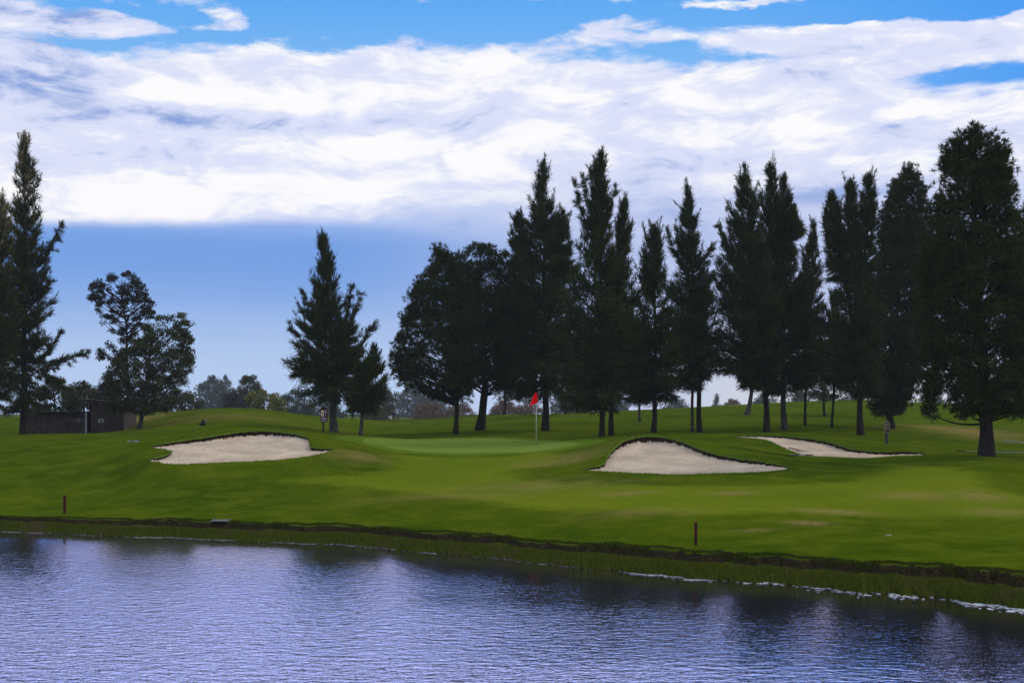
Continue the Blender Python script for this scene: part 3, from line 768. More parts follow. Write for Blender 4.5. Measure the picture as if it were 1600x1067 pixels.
def make_tree(kind, style, label, cat, D, base, spires, mat='conifer', bmat='bark', group=None, tw=10, trunk=None, dens=1.0, leafk=1.0, limb=1.0, tipf=None, fill=1.0, boughs=(), wide=13):
    """base=(px,py) foot of the trunk; spires = list of (axis_top(px,py), [(py, xl, xr), ...], trunk join (px,py))"""
    s = D / F                                             # metres per photo pixel at this distance
    b0 = P(base[0], base[1], D); gzv = gz(b0.x, b0.y)
    o = empty(kind, (b0.x, b0.y, gzv), label, cat, group)
    off = np.array([b0.x, b0.y, gzv])
    W3 = lambda px, py, dy=0.0: np.array([(px - 800) * s, D + dy, H + (HOR - py) * s]) - off
    TV, TQ = [], []; LV = []; TIP = []
    tw_m = tw * s
    if style in ('fir', 'spire') and D < 90 and base[0] > 700:
        top0 = spires[0]; pr = sorted(top0[1]); ya, yb_ = pr[0][0], pr[-1][0]
        npf = []
        for (y_, l_, r_) in pr:
            w_ = min(1, max(0, ((y_ - ya) / (yb_ - ya) - .28) / .45)); w_ = w_ * w_ * (3 - 2 * w_)
            e_ = w_ * (7 if tw < 7 else wide); npf.append((y_ - 13 * w_, l_ - e_, r_ + e_))
        y_, l_, r_ = npf[-1]; npf[-1] = (y_, l_ + 10, r_ - 10)
        spires = [(top0[0], npf, top0[2])] + list(spires[1:])
    for si, (top, prof, join) in enumerate(spires):
        prof = sorted(prof); py_ = np.array([p[0] for p in prof], float); xl_ = np.array([p[1] for p in prof], float); xr_ = np.array([p[2] for p in prof], float)
        ybot = py_[-1]
        mid_axis = [(top[0], top[1])]
        if trunk and si == 0: path = [tuple(top)] + list(trunk) + [tuple(base)]
        else: path = [tuple(top), tuple(join), tuple(base)] if si == 0 else [tuple(top), tuple(join)]
        path = sorted(set(path), key=lambda p: p[1])
        pyy = np.array([p[1] for p in path], float); pxx = np.array([p[0] for p in path], float)
        axis_x = lambda y: np.interp(y, pyy, pxx)
        # trunk tube
        yb = path[-1][1]
        ys = np.linspace(top[1] + 4, yb, 14); ys_ext = list(ys)
        fr = (ys - ys[0]) / max(1, (base[1] - ys[0]))
        wob = [W3(axis_x(y) + (math.sin(y * .045 + si * 2 + base[0]) * 1.2 if 0 < i < 13 else 0), y) for i, y in enumerate(ys)]
        rad = tw_m * (0.05 + 0.40 * fr ** 0.8); 
        if si == 0:
            rad[-1] *= 1.35; wob.append(np.array([0, 0, min(0.0, wob[-1][2]) - 0.3])); wob[-1][0] = wob[-2][0]; rad = np.append(rad, rad[-1] * 1.1)
        rad = np.maximum(rad, 0.02 if D < 110 else 0.05)
        tube_into(TV, TQ, wob, rad, 9)
        hgt = (ybot - top[1]) * s
        if style in ('fir', 'spire'):
            nb = int((165 if style == 'fir' else 150) * dens * max(0.35, hgt / 10))
            t = rng.random(nb) ** 0.85
            yy = top[1] + 3 + t * (ybot - top[1] - 6)
            xl = np.interp(yy, py_, xl_); xr = np.interp(yy, py_, xr_); axx = axis_x(yy)
            a = rng.random(nb) * 2 * math.pi
            ca, sa = np.cos(a), np.sin(a); ca = np.sign(ca) * np.abs(ca) ** .7
            Rr = np.maximum(xr - axx, 2) * s; Rl = np.maximum(axx - xl, 2) * s; Rm = np.clip((Rr + Rl) / 2, .2, 3.2)
            Rx = np.where(ca > 0, Rr, Rl)
            ext = rng.uniform(0.62, 1.08, nb) * np.interp(t, [0, .3, .5], [.72, .88, 1.0]) * np.where(rng.random(nb) < .14, 1.22, 1.0) * (1 + .10 * np.sin(yy * .16 + base[0]))
            tipx = ca * Rx * ext; tipy = sa * Rm * ext
            reach = np.hypot(tipx, tipy)
            tipz = H + (HOR - yy) * s - off[2]
            upk = np.interp(t, [0, .25, .7, 1], [1.5, 0.9, 0.35, -0.25]) + (0.3 if style == 'spire' else 0)
            z0 = tipz - reach * upk
            zmin = 0.3 * tw_m + (H + (HOR - ybot) * s - off[2]) * 0.75
            z0 = np.maximum(z0, zmin * np.ones(nb)) if True else z0
            ay0 = HOR - (z0 + off[2] - H) / s
            ax0 = (axis_x(np.minimum(ay0, base[1])) - 800) * s - off[0]
            tx = (axx - 800) * s - off[0] + tipx
            ns = 9
            for i in range(nb):
                p0 = np.array([ax0[i], 0, z0[i]]); p2 = np.array([tx[i], tipy[i], tipz[i]])
                p1 = (p0 + p2) / 2; p1[2] -= reach[i] * (0.16 if t[i] < .75 else -0.12)
                tt = np.linspace(0, 1, 6)[:, None]
                cur = p0 * (1 - tt) ** 2 + 2 * p1 * tt * (1 - tt) + p2 * tt ** 2
                if reach[i] > .35:
                    r0 = 0.012 + 0.022 * min(reach[i], 2.5) * limb
                    tube_into(TV, TQ, cur, np.linspace(r0, 0.010, 6), 4)
                m_ = int((10 + 30 * reach[i]) * dens * 1.15)
                u = rng.random(m_) ** 0.75 * 0.92 + 0.08
                pc = p0 * ((1 - u) ** 2)[:, None] + 2 * p1 * (u * (1 - u))[:, None] + p2 * (u ** 2)[:, None]
                spread = (0.06 + 0.13 * reach[i]) * (1.08 - u * .85)
                pc = pc + rng.normal(size=(m_, 3)) * np.clip(spread, .03, .36)[:, None] * np.array([1, 1, .6])
                bd = unit(p2 - p0)
                up = np.interp(t[i], [0, .4, .8, 1], [1.3, 0.8, 0.1, -0.9])
                kk = 4
                dv = np.repeat(unit(bd[None] * 0.9 + np.array([0, 0, up]))[:, None, :].repeat(m_, 0), kk, 1).reshape(-1, 3) if False else None
                base_d = unit(bd * 0.9 + np.array([0, 0, up]))
                pcs = np.repeat(pc, kk, 0)
                dvs = unit(base_d[None] + rng.normal(size=(m_ * kk, 3)) * 0.42)
                ur = np.repeat(u, kk); L = (rng.uniform(.12, .34, m_ * kk) + .22 * (ur > .8) * rng.random(m_ * kk)) * leafk; Wd = rng.uniform(.020, .038, m_ * kk) * leafk
                LV.append(quad_leaves(pcs, dvs, L, Wd)); 
                TIP.append(np.full(m_ * kk * 4, (1 - t[i])))
                if t[i] < .8 and rng.random() < .6:            # feathery upright shoot at the branch end
                    ms_ = 46; us = rng.random(ms_); Ls = rng.uniform(.35, .95) * min(1.0, .4 + hgt / 14) * leafk
                    dsh = unit(np.array([bd[0] * .35, bd[1] * .35, 1.0]) + rng.normal(size=3) * .18)
                    q0 = cur[4 if rng.random() < .5 else 5] + dsh * (us * Ls)[:, None] + rng.normal(size=(ms_, 3)) * (.075 * (1 - us))[:, None]
                    LV.append(quad_leaves(q0, unit(dsh + rng.normal(size=(ms_, 3)) * .4), rng.uniform(.10, .24, ms_) * leafk, rng.uniform(.018, .034, ms_) * leafk)); TIP.append(np.full(ms_ * 4, (1 - t[i])))
            # leader plume
            m_ = int(240 * dens); u = rng.random(m_)
            yy2 = top[1] + u * min(60, (ybot - top[1]) * .3)
            pl = np.stack([(axis_x(yy2) - 800) * s - off[0], np.zeros(m_), H + (HOR - yy2) * s - off[2]], -1) + rng.normal(size=(m_, 3)) * (0.03 + 0.16 * u)[:, None]
            LV.append(quad_leaves(pl, unit(np.array([0, 0, 1.2]) + rng.normal(size=(m_, 3)) * .35), rng.uniform(.12, .38, m_) * leafk, rng.uniform(.02, .04, m_) * leafk)); TIP.append(np.full(m_ * 4, 1.0))
        else:
            # clumps through the crown volume
            area = np.trapezoid(xr_ - xl_, py_) * s * s if hasattr(np, 'trapezoid') else np.trapz(xr_ - xl_, py_) * s * s
            cr0 = {'pine': .42, 'leaf': .36, 'airy': .26, 'bush': .40}[style] * leafk
            nb = int(max(10, dens * area / (cr0 * cr0) * {'pine': 3.0, 'leaf': 1.5, 'airy': 1.05, 'bush': 1.6}[style]))
            yy = py_[0] + rng.random(nb * 3) * (ybot - py_[0])
            wdt = np.interp(yy, py_, xr_ - xl_); acc = rng.random(nb * 3) < wdt / wdt.max(); yy = yy[acc][:nb]; nb = len(yy)
            xl = np.interp(yy, py_, xl_) + cr0 * .45 / s; xr = np.interp(yy, py_, xr_) - cr0 * .45 / s
            mc = (xl + xr) / 2; hw = np.maximum((xr - xl) / 2, 1)
            uu = rng.uniform(-1, 1, nb); uu = np.sign(uu) * np.abs(uu) ** 0.65
            dep = np.clip(hw * s, .3, 3.4); vv = rng.uniform(-1, 1, nb) * np.sqrt(np.maximum(0.05, 1 - uu ** 2))
            Cx = (mc + uu * hw - 800) * s - off[0]; Cy = vv * dep; Cz = H + (HOR - yy) * s - off[2]
            C = np.stack([Cx, Cy, Cz], -1)
            # limbs
            zb = H + (HOR - ybot) * s - off[2]
            for i in range(nb):
                if rng.random() > {'pine': .18, 'leaf': .3, 'airy': .4, 'bush': .2}[style] * limb: continue
                rch = math.hypot(Cx[i] - ((axis_x(yy[i]) - 800) * s - off[0]), Cy[i])
                z0 = max(Cz[i] - rch * rng.uniform(.35, .9) - .2, zb * .8 if zb > .6 else .3)
                y0 = HOR - (z0 + off[2] - H) / s
                p0 = np.array([(axis_x(y0) - 800) * s - off[0], 0, z0]); p2 = C[i]; p1 = (p0 + p2) / 2 + np.array([0, 0, -.12 * rch]) + rng.normal(size=3) * .12 * rch
                tt = np.linspace(0, 1, 7)[:, None]; cur = p0 * (1 - tt) ** 2 + 2 * p1 * tt * (1 - tt) + p2 * tt ** 2
                tube_into(TV, TQ, cur, np.linspace(0.018 + .016 * min(rch, 3), .010, 7) * max(1, s * 20), 5)
            m_ = {'pine': 150, 'leaf': 95, 'airy': 70, 'bush': 120}[style]
            cc = np.repeat(C, m_, 0); N = len(cc)
            dirs = unit(rng.normal(size=(N, 3)))
            rr = np.repeat(cr0 * rng.uniform(.6, 1.25, nb), m_)
            if style == 'pine':
                out = unit(C - np.array([C[:, 0].mean(), 0, C[:, 2].mean() - 1])); dirs = unit(dirs + np.repeat(out, m_, 0) * .35 + np.array([0, 0, .25]))
                # sub-tufts: brushes of needles at twig ends
                sub = 7; tb = unit(rng.normal(size=(nb, sub, 3)) + np.array([0, 0, .3])) * rng.uniform(.35, .95, (nb, sub, 1))
                pick = rng.integers(0, sub, (nb, m_)); tbp = tb[np.arange(nb)[:, None], pick].reshape(-1, 3)
                pos = cc + tbp * rr[:, None] * np.array([1, 1, .75])
                dirs = unit(tbp * 1.0 + rng.normal(size=(N, 3)) * .7 + np.array([0, 0, .2]))
                L = rng.uniform(.10, .24, N) * leafk; Wd = rng.uniform(.018, .032, N) * leafk
            else:
                pos = cc + dirs * (rr * rng.random(N) ** .45)[:, None] * np.array([1, 1, .72])
                dirs = unit(rng.normal(size=(N, 3)) + np.array([0, 0, -.2]))
                k_ = {'leaf': 1.0, 'airy': .95, 'bush': 1.0}[style]
                L = rng.uniform(.07, .16, N) * leafk * k_; Wd = L * rng.uniform(.35, .6, N)
            LV.append(quad_leaves(pos, dirs, L, Wd)); TIP.append(np.full(N * 4, .3))
    for (q0, q1, wd_) in boughs:                      # single long limbs that stand clear of the crown
        a_ = W3(*q0); b_ = W3(*q1, (q1[0] % 3 - 1) * .5); ln = np.linalg.norm(b_ - a_); rise = b_[2] - a_[2]
        mid = (a_ + b_) / 2 + np.array([0, 0, (-.16 if rise > .6 * abs(b_[0] - a_[0]) else .10) * ln])
        tt = np.linspace(0, 1, 9)[:, None]; cur = a_ * (1 - tt) ** 2 + 2 * mid * tt * (1 - tt) + b_ * tt ** 2
        tube_into(TV, TQ, cur, np.linspace(.05, .012, 9), 5)
        nt = int(ln * 9)
        for j in range(nt):
            u = (j + rng.random()) / nt * .8 + .2; c_ = a_ * (1 - u) ** 2 + 2 * mid * u * (1 - u) + b_ * u ** 2
            dd = unit((b_ - a_) * .8 + rng.normal(size=3) * ln * .45 + np.array([0, 0, .25 * ln if rng.random() < .6 else -.6 * ln]))
            Lt = wd_ * rng.uniform(.4, 1.1) * (1.15 - .7 * u); m2 = int(30 + 70 * Lt); us = rng.random(m2)
            q_ = c_ + dd * (us * Lt)[:, None] + rng.normal(size=(m2, 3)) * .05
            LV.append(quad_leaves(q_, unit(dd + rng.normal(size=(m2, 3)) * .5), rng.uniform(.1, .26, m2) * leafk, rng.uniform(.02, .036, m2) * leafk)); TIP.append(np.full(m2 * 4, .55))
    # inner twigs and needles filling the crown volume, with irregular hollows
    for si, (top, prof, join) in enumerate(spires):
        prof = sorted(prof); py_ = np.array([p[0] for p in prof], float); xl_ = np.array([p[1] for p in prof], float); xr_ = np.array([p[2] for p in prof], float)
        area = float(np.sum((xr_[1:] - xl_[1:] + xr_[:-1] - xl_[:-1]) / 2 * np.diff(py_))) * s * s
        lk = leafk
        N = int(area * fill * .78 * {'fir': 520, 'spire': 560, 'pine': 620, 'leaf': 260, 'airy': 0, 'bush': 420}[style] / lk ** 2)
        if N < 10: continue
        yy = rng.uniform(py_[0], py_[-1] + 3, N * 2); wd = np.interp(yy, py_, xr_ - xl_)
        acc = rng.random(N * 2) < wd / wd.max(); yy = yy[acc]; n2 = len(yy)
        mc = np.interp(yy, py_, (xl_ + xr_) / 2); hw = np.interp(yy, py_, (xr_ - xl_) / 2)
        inset = np.interp((yy - py_[0]) / (py_[-1] - py_[0]), [0, .2, 1], [.15, .60, .90]) * (1 + .28 * np.sin(yy * .21 + base[0]) + .18 * np.sin(yy * .53 + base[0] * 2))
        th = rng.uniform(0, 2 * math.pi, n2); rad_ = np.sqrt(rng.random(n2)) * inset
        X_ = (mc + rad_ * np.cos(th) * hw - 800) * s - off[0]; Y_ = rad_ * np.sin(th) * np.clip(hw * s, .25, 3.2); Z_ = H + (HOR - yy) * s - off[2]
        f1, f2, f3 = rng.uniform(0, 6, 3)
        nn_ = np.sin(X_ * 2.3 + f1 + 1.3 * np.sin(Z_ * 1.7)) * np.sin(Z_ * 2.6 + f2 + np.sin(Y_ * 1.9)) + .5 * np.sin(X_ * 5.1 + Z_ * 3.7 + f3) * np.sin(Y_ * 4.3 + Z_ * 4.9)
        kp = nn_ > (-0.38 + .62 * rad_)
        Pz = np.stack([X_, Y_, Z_], -1)[kp]; n3 = len(Pz)
        upd = {'fir': .35, 'spire': .7, 'pine': .1, 'leaf': -.1, 'airy': 0, 'bush': 0}[style]
        dv = unit(rng.normal(size=(n3, 3)) * .8 + np.stack([Pz[:, 0] * .25, Pz[:, 1] * .25, np.full(n3, upd) - .9 * (rad_[kp] * (yy[kp] > py_[-1] - (py_[-1] - py_[0]) * .2))], -1))
        if style in ('fir', 'spire', 'pine'): L = rng.uniform(.14, .36, n3) * lk; Wd = rng.uniform(.022, .045, n3) * lk
        else: L = rng.uniform(.08, .18, n3) * lk; Wd = L * rng.uniform(.35, .6, n3)
        LV.append(quad_leaves(Pz, dv, L, Wd)); TIP.append(np.full(n3 * 4, .1))
    LV = np.concatenate(LV); n_ = len(LV) // 4
    # never let foliage sink under the lawn
    me = quads_mesh('crown', LV, np.arange(n_ * 4).reshape(-1, 4))
    if tipf: fattr(me, 'tip', np.concatenate(TIP))
    tr = link('trunk', quads_mesh('trunk', np.array(TV), TQ, True), M[bmat], o)
    link('crown', me, M[mat], o)
    return o

G1 = 'tall conifers behind the green'
# far left pair
make_tree('conifer_tree', 'fir', 'tall ragged conifer before the shed, one long low branch reaching right', 'tree', 78, (37, 679),
    [((38, 208), [(210, 34, 42), (235, 28, 50), (260, 26, 60), (290, 22, 70), (320, 20, 68), (345, 18, 68), (375, 14, 66), (410, 10, 70), (450, 6, 76), (500, 2, 70), (540, 6, 66), (575, 6, 64), (610, 8, 62), (645, 12, 56)], (38, 560))], boughs=[((48, 432), (92, 343), .55), ((42, 590), (134, 552), .6), ((44, 575), (92, 516), .6), ((42, 575), (108, 608), .7), ((45, 480), (84, 440), .6), ((40, 560), (86, 572), .8), ((42, 520), (84, 545), .6)],
    mat='conifer_warm', tw=12, tipf=True, dens=.95, fill=.75)
make_tree('conifer_tree', 'fir', 'conifer cut off by the left edge of the picture', 'tree', 74, (-14, 682),
    [((4, 310), [(312, 0, 8), (345, -12, 20), (400, -25, 24), (470, -35, 28), (540, -40, 26), (600, -40, 24), (640, -30, 10)], (-6, 500))], mat='conifer_warm', tw=12, tipf=True)
make_tree('slim_leafy_tree', 'airy', 'slender tree with an open round crown, rising behind the bushy tree', 'tree', 92, (200, 668),
    [((190, 432), [(426, 172, 205), (440, 148, 224), (455, 135, 232), (470, 140, 240), (490, 148, 243), (505, 160, 235), (520, 176, 222), (535, 188, 208)], (199, 560)),
     ((172, 545), [(530, 158, 176), (545, 150, 185), (562, 150, 200)], (199, 590))], mat='leaf_dark', tw=7, trunk=[(190, 470), (199, 520), (199, 560)], dens=.85, limb=1.0)
make_tree('bushy_tree', 'leaf', 'broad grey green bushy tree just right of the shed', 'tree', 84, (217, 672),
    [((240, 500), [(492, 252, 288), (505, 228, 298), (525, 214, 302), (550, 185, 303), (575, 165, 300), (600, 160, 298), (620, 160, 280), (642, 170, 262)], (222, 640))], mat='leaf', tw=8, trunk=[(230, 600), (222, 640)], dens=1.05, bmat='bark_pale', fill=.6)
# central left pair
make_tree('conifer_tree', 'fir', 'conifer with a mulched grey trunk, beside the wooden signpost', 'tree', 72, (522, 675),
    [((503, 368), [(370, 500, 506), (385, 498, 516), (405, 495, 522), (425, 492, 524), (450, 486, 530), (475, 480, 540), (500, 474, 548), (530, 468, 552), (560, 462, 560), (590, 458, 565), (615, 466, 560), (632, 480, 555)], (520, 540))], boughs=[((527, 545), (550, 446), .5), ((530, 560), (562, 458), .5), ((530, 575), (584, 506), .6), ((516, 570), (454, 508), .6), ((518, 520), (474, 455), .4), ((516, 590), (460, 585), .7)],
    mat='conifer', bmat='bark_pale', tw=13, dens=1.15)
make_tree('conifer_tree', 'fir', 'shorter conifer right of the mulched one, its thin trunk bare below', 'tree', 69, (564, 681),
    [((584, 541), [(543, 582, 587), (560, 574, 594), (580, 556, 600), (600, 545, 604), (620, 540, 600), (645, 545, 590)], (566, 640))], mat='pine', bmat='bark_pale', tw=7, dens=1.3)
# pines left of the flag
make_tree('pine_tree', 'pine', 'thin trunked round pine, leftmost of the big group behind the green', 'tree', 78, (712, 674),
    [((682, 392), [(388, 672, 694), (405, 666, 712), (430, 660, 728), (450, 640, 738), (480, 634, 745), (505, 624, 750), (530, 618, 752), (560, 608, 752), (585, 612, 748), (603, 630, 742), (620, 668, 736)], (715, 600))], mat='pine', tw=8, trunk=[(700, 480), (716, 610)], dens=1.25)
make_tree('pine_tree', 'pine', 'thick trunked pine between the flag and the thin trunked round pine', 'tree', 81, (750, 671),
    [((750, 388), [(384, 738, 764), (398, 712, 790), (420, 700, 808), (455, 694, 818), (490, 692, 822), (530, 694, 826), (575, 700, 824), (605, 716, 806)], (757, 590))], mat='pine', tw=15, trunk=[(748, 480), (760, 600)], dens=1.25, bmat='bark')
make_tree('conifer_tree', 'fir', 'tall conifer whose black trunk stands right behind the red flag', 'tree', 80, (852, 673),
    [((849, 252), [(254, 846, 853), (280, 836, 858), (300, 830, 862), (330, 820, 872), (360, 812, 880), (400, 800, 892), (450, 796, 895), (500, 794, 892), (550, 800, 890), (600, 806, 880), (640, 815, 868)], (852, 600)),
     ((808, 335), [(337, 804, 812), (360, 796, 822), (390, 794, 830), (440, 792, 836)], (845, 520)), ((880, 330), [(332, 876, 884), (360, 866, 892), (400, 862, 896), (440, 866, 896)], (858, 500))], tw=12, group=G1)
make_tree('conifer_tree', 'spire', 'tallest feathery conifer of the middle, over the left of two close trunks', 'tree', 68, (940, 683),
    [((939, 238), [(240, 937, 942), (265, 928, 946), (290, 924, 950), (320, 918, 952), (360, 908, 954), (410, 896, 966), (460, 890, 970), (520, 888, 975), (580, 886, 980), (630, 892, 972), (655, 902, 960)], (940, 600))], boughs=[((930, 390), (898, 286), .5), ((934, 360), (909, 275), .4), ((942, 370), (960, 296), .45), ((936, 330), (922, 262), .35)], tw=9, group=G1)
make_tree('conifer_tree', 'spire', 'conifer on the right of two close trunks, its thin tip beside the tallest one', 'tree', 69, (955, 683),
    [((976, 314), [(315, 974, 979), (340, 964, 982), (370, 958, 986), (410, 952, 990), (460, 946, 994), (520, 944, 998), (580, 944, 1000), (640, 950, 990)], (958, 560))], tw=9, group=G1)
make_tree('conifer_tree', 'fir', 'low rounded conifer on a single slim trunk behind the hump shaped bunker', 'tree', 70, (1021, 677),
    [((1022, 354), [(356, 1018, 1027), (375, 1005, 1034), (400, 1000, 1038), (440, 996, 1044), (500, 988, 1050), (560, 986, 1054), (610, 990, 1050), (645, 1000, 1040)], (1024, 600))], mat='pine', tw=9, group=G1)
make_tree('conifer_tree', 'spire', 'conifer with forked open top and the right one of a thin pair of trunks', 'tree', 73, (1093, 676),
    [((1073, 294), [(296, 1070, 1077), (325, 1065, 1084), (350, 1058, 1092), (385, 1054, 1098), (430, 1050, 1104), (480, 1046, 1108), (540, 1044, 1108), (590, 1048, 1100), (622, 1060, 1098)], (1090, 560))], boughs=[((1080, 430), (1114, 382), .5), ((1078, 440), (1041, 362), .5), ((1082, 480), (1110, 430), .5)], tw=9, group=G1)
make_tree('conifer_tree', 'fir', 'pale thin trunked conifer, left one of a thin pair of trunks', 'tree', 74, (1082, 677),
    [((1084, 440), [(442, 1080, 1088), (480, 1066, 1098), (540, 1058, 1104), (600, 1060, 1100)], (1083, 590))], tw=6, bmat='bark_pale', dens=.9)
make_tree('conifer_tree', 'spire', 'tall dense conifer over a brown trunk, behind the left tip of the narrow bunker', 'tree', 74, (1198, 671),
    [((1163, 259), [(261, 1160, 1167), (285, 1150, 1178), (320, 1142, 1186), (350, 1134, 1192), (400, 1122, 1200), (450, 1114, 1206), (510, 1108, 1210), (560, 1108, 1212), (590, 1130, 1206), (622, 1166, 1202)], (1194, 580))], boughs=[((1170, 450), (1124, 350), .5), ((1172, 380), (1138, 318), .4), ((1175, 500), (1113, 430), .6)], tw=10, group=G1, dens=1.1)
make_tree('conifer_tree', 'spire', 'conifer with two dark tips over a grey forked trunk, right of the brown one', 'tree', 76, (1226, 671),
    [((1204, 258), [(260, 1201, 1207), (285, 1190, 1216), (320, 1186, 1222), (370, 1184, 1238), (430, 1182, 1256), (490, 1184, 1266), (550, 1186, 1270), (600, 1190, 1262), (630, 1200, 1240)], (1222, 560)),
     ((1226, 276), [(278, 1223, 1230), (300, 1216, 1240), (340, 1210, 1244), (400, 1206, 1250)], (1222, 440)), ((1240, 330), [(330, 1237, 1243), (350, 1234, 1245), (370, 1232, 1258)], (1226, 440))], tw=10, bmat='bark_pale', group=G1, dens=1.1)
make_tree('conifer_tree', 'fir', 'slim leaning conifer tip filling the space right of the two dark tips', 'tree', 80, (1258, 668),
    [((1272, 346), [(348, 1270, 1275), (375, 1260, 1278), (410, 1250, 1280), (460, 1246, 1282), (520, 1244, 1284), (570, 1244, 1280), (620, 1240, 1270)], (1262, 560))], tw=5, group=G1)
make_tree('conifer_tree', 'spire', 'triple tipped conifer, three narrow spires over one straight trunk', 'tree', 71, (1345, 681),
    [((1328, 284), [(286, 1325, 1333), (310, 1318, 1338), (360, 1314, 1342), (410, 1312, 1346), (450, 1314, 1352), (500, 1312, 1370), (550, 1308, 1374), (600, 1320, 1366), (632, 1330, 1360)], (1342, 520)),
     ((1300, 302), [(304, 1296, 1304), (330, 1285, 1312), (370, 1283, 1312), (410, 1290, 1316), (440, 1298, 1322)], (1338, 540)),
     ((1358, 274), [(276, 1354, 1363), (300, 1346, 1368), (350, 1340, 1366), (400, 1338, 1362), (440, 1338, 1360)], (1346, 500))], tw=11, bmat='bark', group=G1, dens=1.15)
make_tree('conifer_tree', 'fir', 'low dark conifer filling between the triple tipped one and its neighbours', 'tree', 79, (1300, 672),
    [((1306, 455), [(457, 1302, 1310), (490, 1290, 1322), (540, 1282, 1330), (590, 1284, 1330), (615, 1290, 1322)], (1302, 610))], tw=5, dens=.85)
make_tree('pine_tree', 'pine', 'round topped pine left of the biggest pine, above the tan signpost', 'tree', 80, (1394, 666),
    [((1420, 264), [(262, 1408, 1432), (285, 1392, 1442), (310, 1384, 1450), (345, 1370, 1456), (390, 1366, 1460), (440, 1350, 1462), (490, 1332, 1458), (540, 1330, 1456), (590, 1340, 1440), (620, 1352, 1428), (645, 1365, 1415)], (1384, 620))], mat='pine', tw=9, trunk=[(1410, 400), (1384, 630)], dens=1.6, fill=1.6)
make_tree('pine_tree', 'pine', 'biggest pine of all, thick black trunk standing right of the signpost', 'tree', 52, (1542, 712),
    [((1519, 206), [(204, 1508, 1534), (225, 1484, 1566), (250, 1468, 1574), (285, 1460, 1584), (320, 1456, 1592), (350, 1450, 1594), (390, 1440, 1610), (440, 1436, 1625), (500, 1432, 1640), (550, 1450, 1620), (590, 1458, 1625), (625, 1480, 1620), (645, 1500, 1600)], (1540, 560)),
     ((1560, 300), [(235, 1545, 1574), (265, 1540, 1590), (300, 1545, 1582)], (1535, 330)), ((1575, 420), [(385, 1560, 1606), (430, 1552, 1625), (480, 1560, 1630)], (1538, 480)), ((1470, 420), [(395, 1448, 1490), (430, 1436, 1500), (460, 1446, 1500)], (1530, 480)),
     ((1446, 560), [(540, 1440, 1466), (570, 1436, 1480), (610, 1440, 1470), (650, 1444, 1462)], (1530, 600))], mat='pine', tw=24, trunk=[(1524, 380), (1538, 600)], dens=1.3, fill=1.5)
make_tree('pine_tree', 'pine', 'pine cut off by the right edge of the picture', 'tree', 56, (1650, 705),
    [((1610, 320), [(318, 1592, 1640), (350, 1578, 1670), (400, 1572, 1690), (470, 1566, 1700), (540, 1570, 1700), (600, 1580, 1700), (640, 1600, 1680)], (1645, 560))], mat='pine', tw=20)
# second row
make_tree('conifer_tree', 'fir', 'small leaning tree up the slope, seen between the pair of trunks and the brown trunk', 'tree', 105, (1167, 648),
    [((1175, 480), [(482, 1170, 1180), (520, 1155, 1196), (560, 1150, 1204), (590, 1156, 1200), (606, 1164, 1192)], (1174, 610))], mat='pine', tw=8, bmat='bark_pale', leafk=1.3)
make_tree('small_leafy_tree', 'leaf', 'small young tree alone on the slope, mulch round its foot', 'tree', 105, (1289, 650),
    [((1290, 560), [(562, 1275, 1310), (585, 1258, 1325), (605, 1252, 1335), (622, 1262, 1322)], (1288, 625))], mat='leaf', tw=5, leafk=1.2)
make_tree('pine_tree', 'pine', 'dark low pine behind, its crown hanging just left of the flag', 'tree', 128, (788, 652),
    [((795, 480), [(482, 780, 815), (520, 770, 830), (560, 766, 840), (595, 768, 838), (622, 776, 828)], (790, 625))], mat='pine', tw=6, leafk=1.5)
make_tree('olive_leafy_tree', 'leaf', 'olive green tree behind the trunks just right of the flag', 'tree', 120, (905, 655),
    [((895, 540), [(542, 870, 915), (570, 862, 930), (600, 860, 935), (625, 866, 930), (642, 880, 920)], (902, 640))], mat='hedge', tw=5, leafk=1.5)
make_tree('conifer_tree', 'fir', 'small conifer behind the low rounded one, mulch at its foot', 'tree', 92, (1000, 661),
    [((1005, 500), [(502, 1000, 1010), (540, 985, 1020), (590, 980, 1022), (625, 986, 1014)], (1000, 630))], mat='pine', tw=5, leafk=1.2, bmat='bark_pale')

# background bushes and trees
GB = 'trees and bushes beyond the course'
def back(kind, label, cat, D, xl, xr, yt, yb, mat, leafk=None, dens=1.0, style='bush', tw=5, shape='dome'):
    m_ = (xl + xr) / 2; w = (xr - xl) / 2; h = yb - yt
    if shape == 'dome': prof = [(yt, m_ - w * .3, m_ + w * .35), (yt + h * .12, m_ - w * .62, m_ + w * .6), (yt + h * .3, m_ - w * .88, m_ + w * .9), (yt + h * .6, xl, xr), (yb, m_ - w * .9, m_ + w * .92)]
    elif shape == 'cone': prof = [(yt, m_ - 1, m_ + 1), (yt + h * .4, m_ - w * .6, m_ + w * .5), (yt + h * .7, m_ - w, m_ + w * .9), (yb, m_ - w * .8, m_ + w * .8)]
    if leafk is None: leafk = max(1.0, D / 95)
    return make_tree(kind, style, label, cat, D, (m_, yb + 12), [((m_, yt + 3), prof, (m_, yb - h * .4))], mat=mat, tw=tw, leafk=leafk, dens=dens, group=GB)
back('dark_shrub', 'dark shrub rising behind the left half of the shed roof', 'shrub', 97, 52, 118, 590, 655, 'hedge')
back('dark_shrub', 'dark shrub with spiky top behind the middle of the shed', 'shrub', 96, 100, 160, 596, 650, 'hedge', dens=1.1)
back('dark_shrub', 'dark shrub behind the right end of the shed', 'shrub', 97, 140, 196, 596, 650, 'leaf_dark')
back('dark_shrub', 'dark shrub under the bushy grey green tree', 'shrub', 118, 190, 270, 600, 655, 'leaf_dark')
back('yellowing_bush', 'yellow green bush right of the bushy tree', 'bush', 140, 262, 318, 612, 655, 'hedge')
back('domed_tree', 'pale hazy domed tree far behind the left mound', 'tree', 420, 305, 362, 588, 655, 'far')
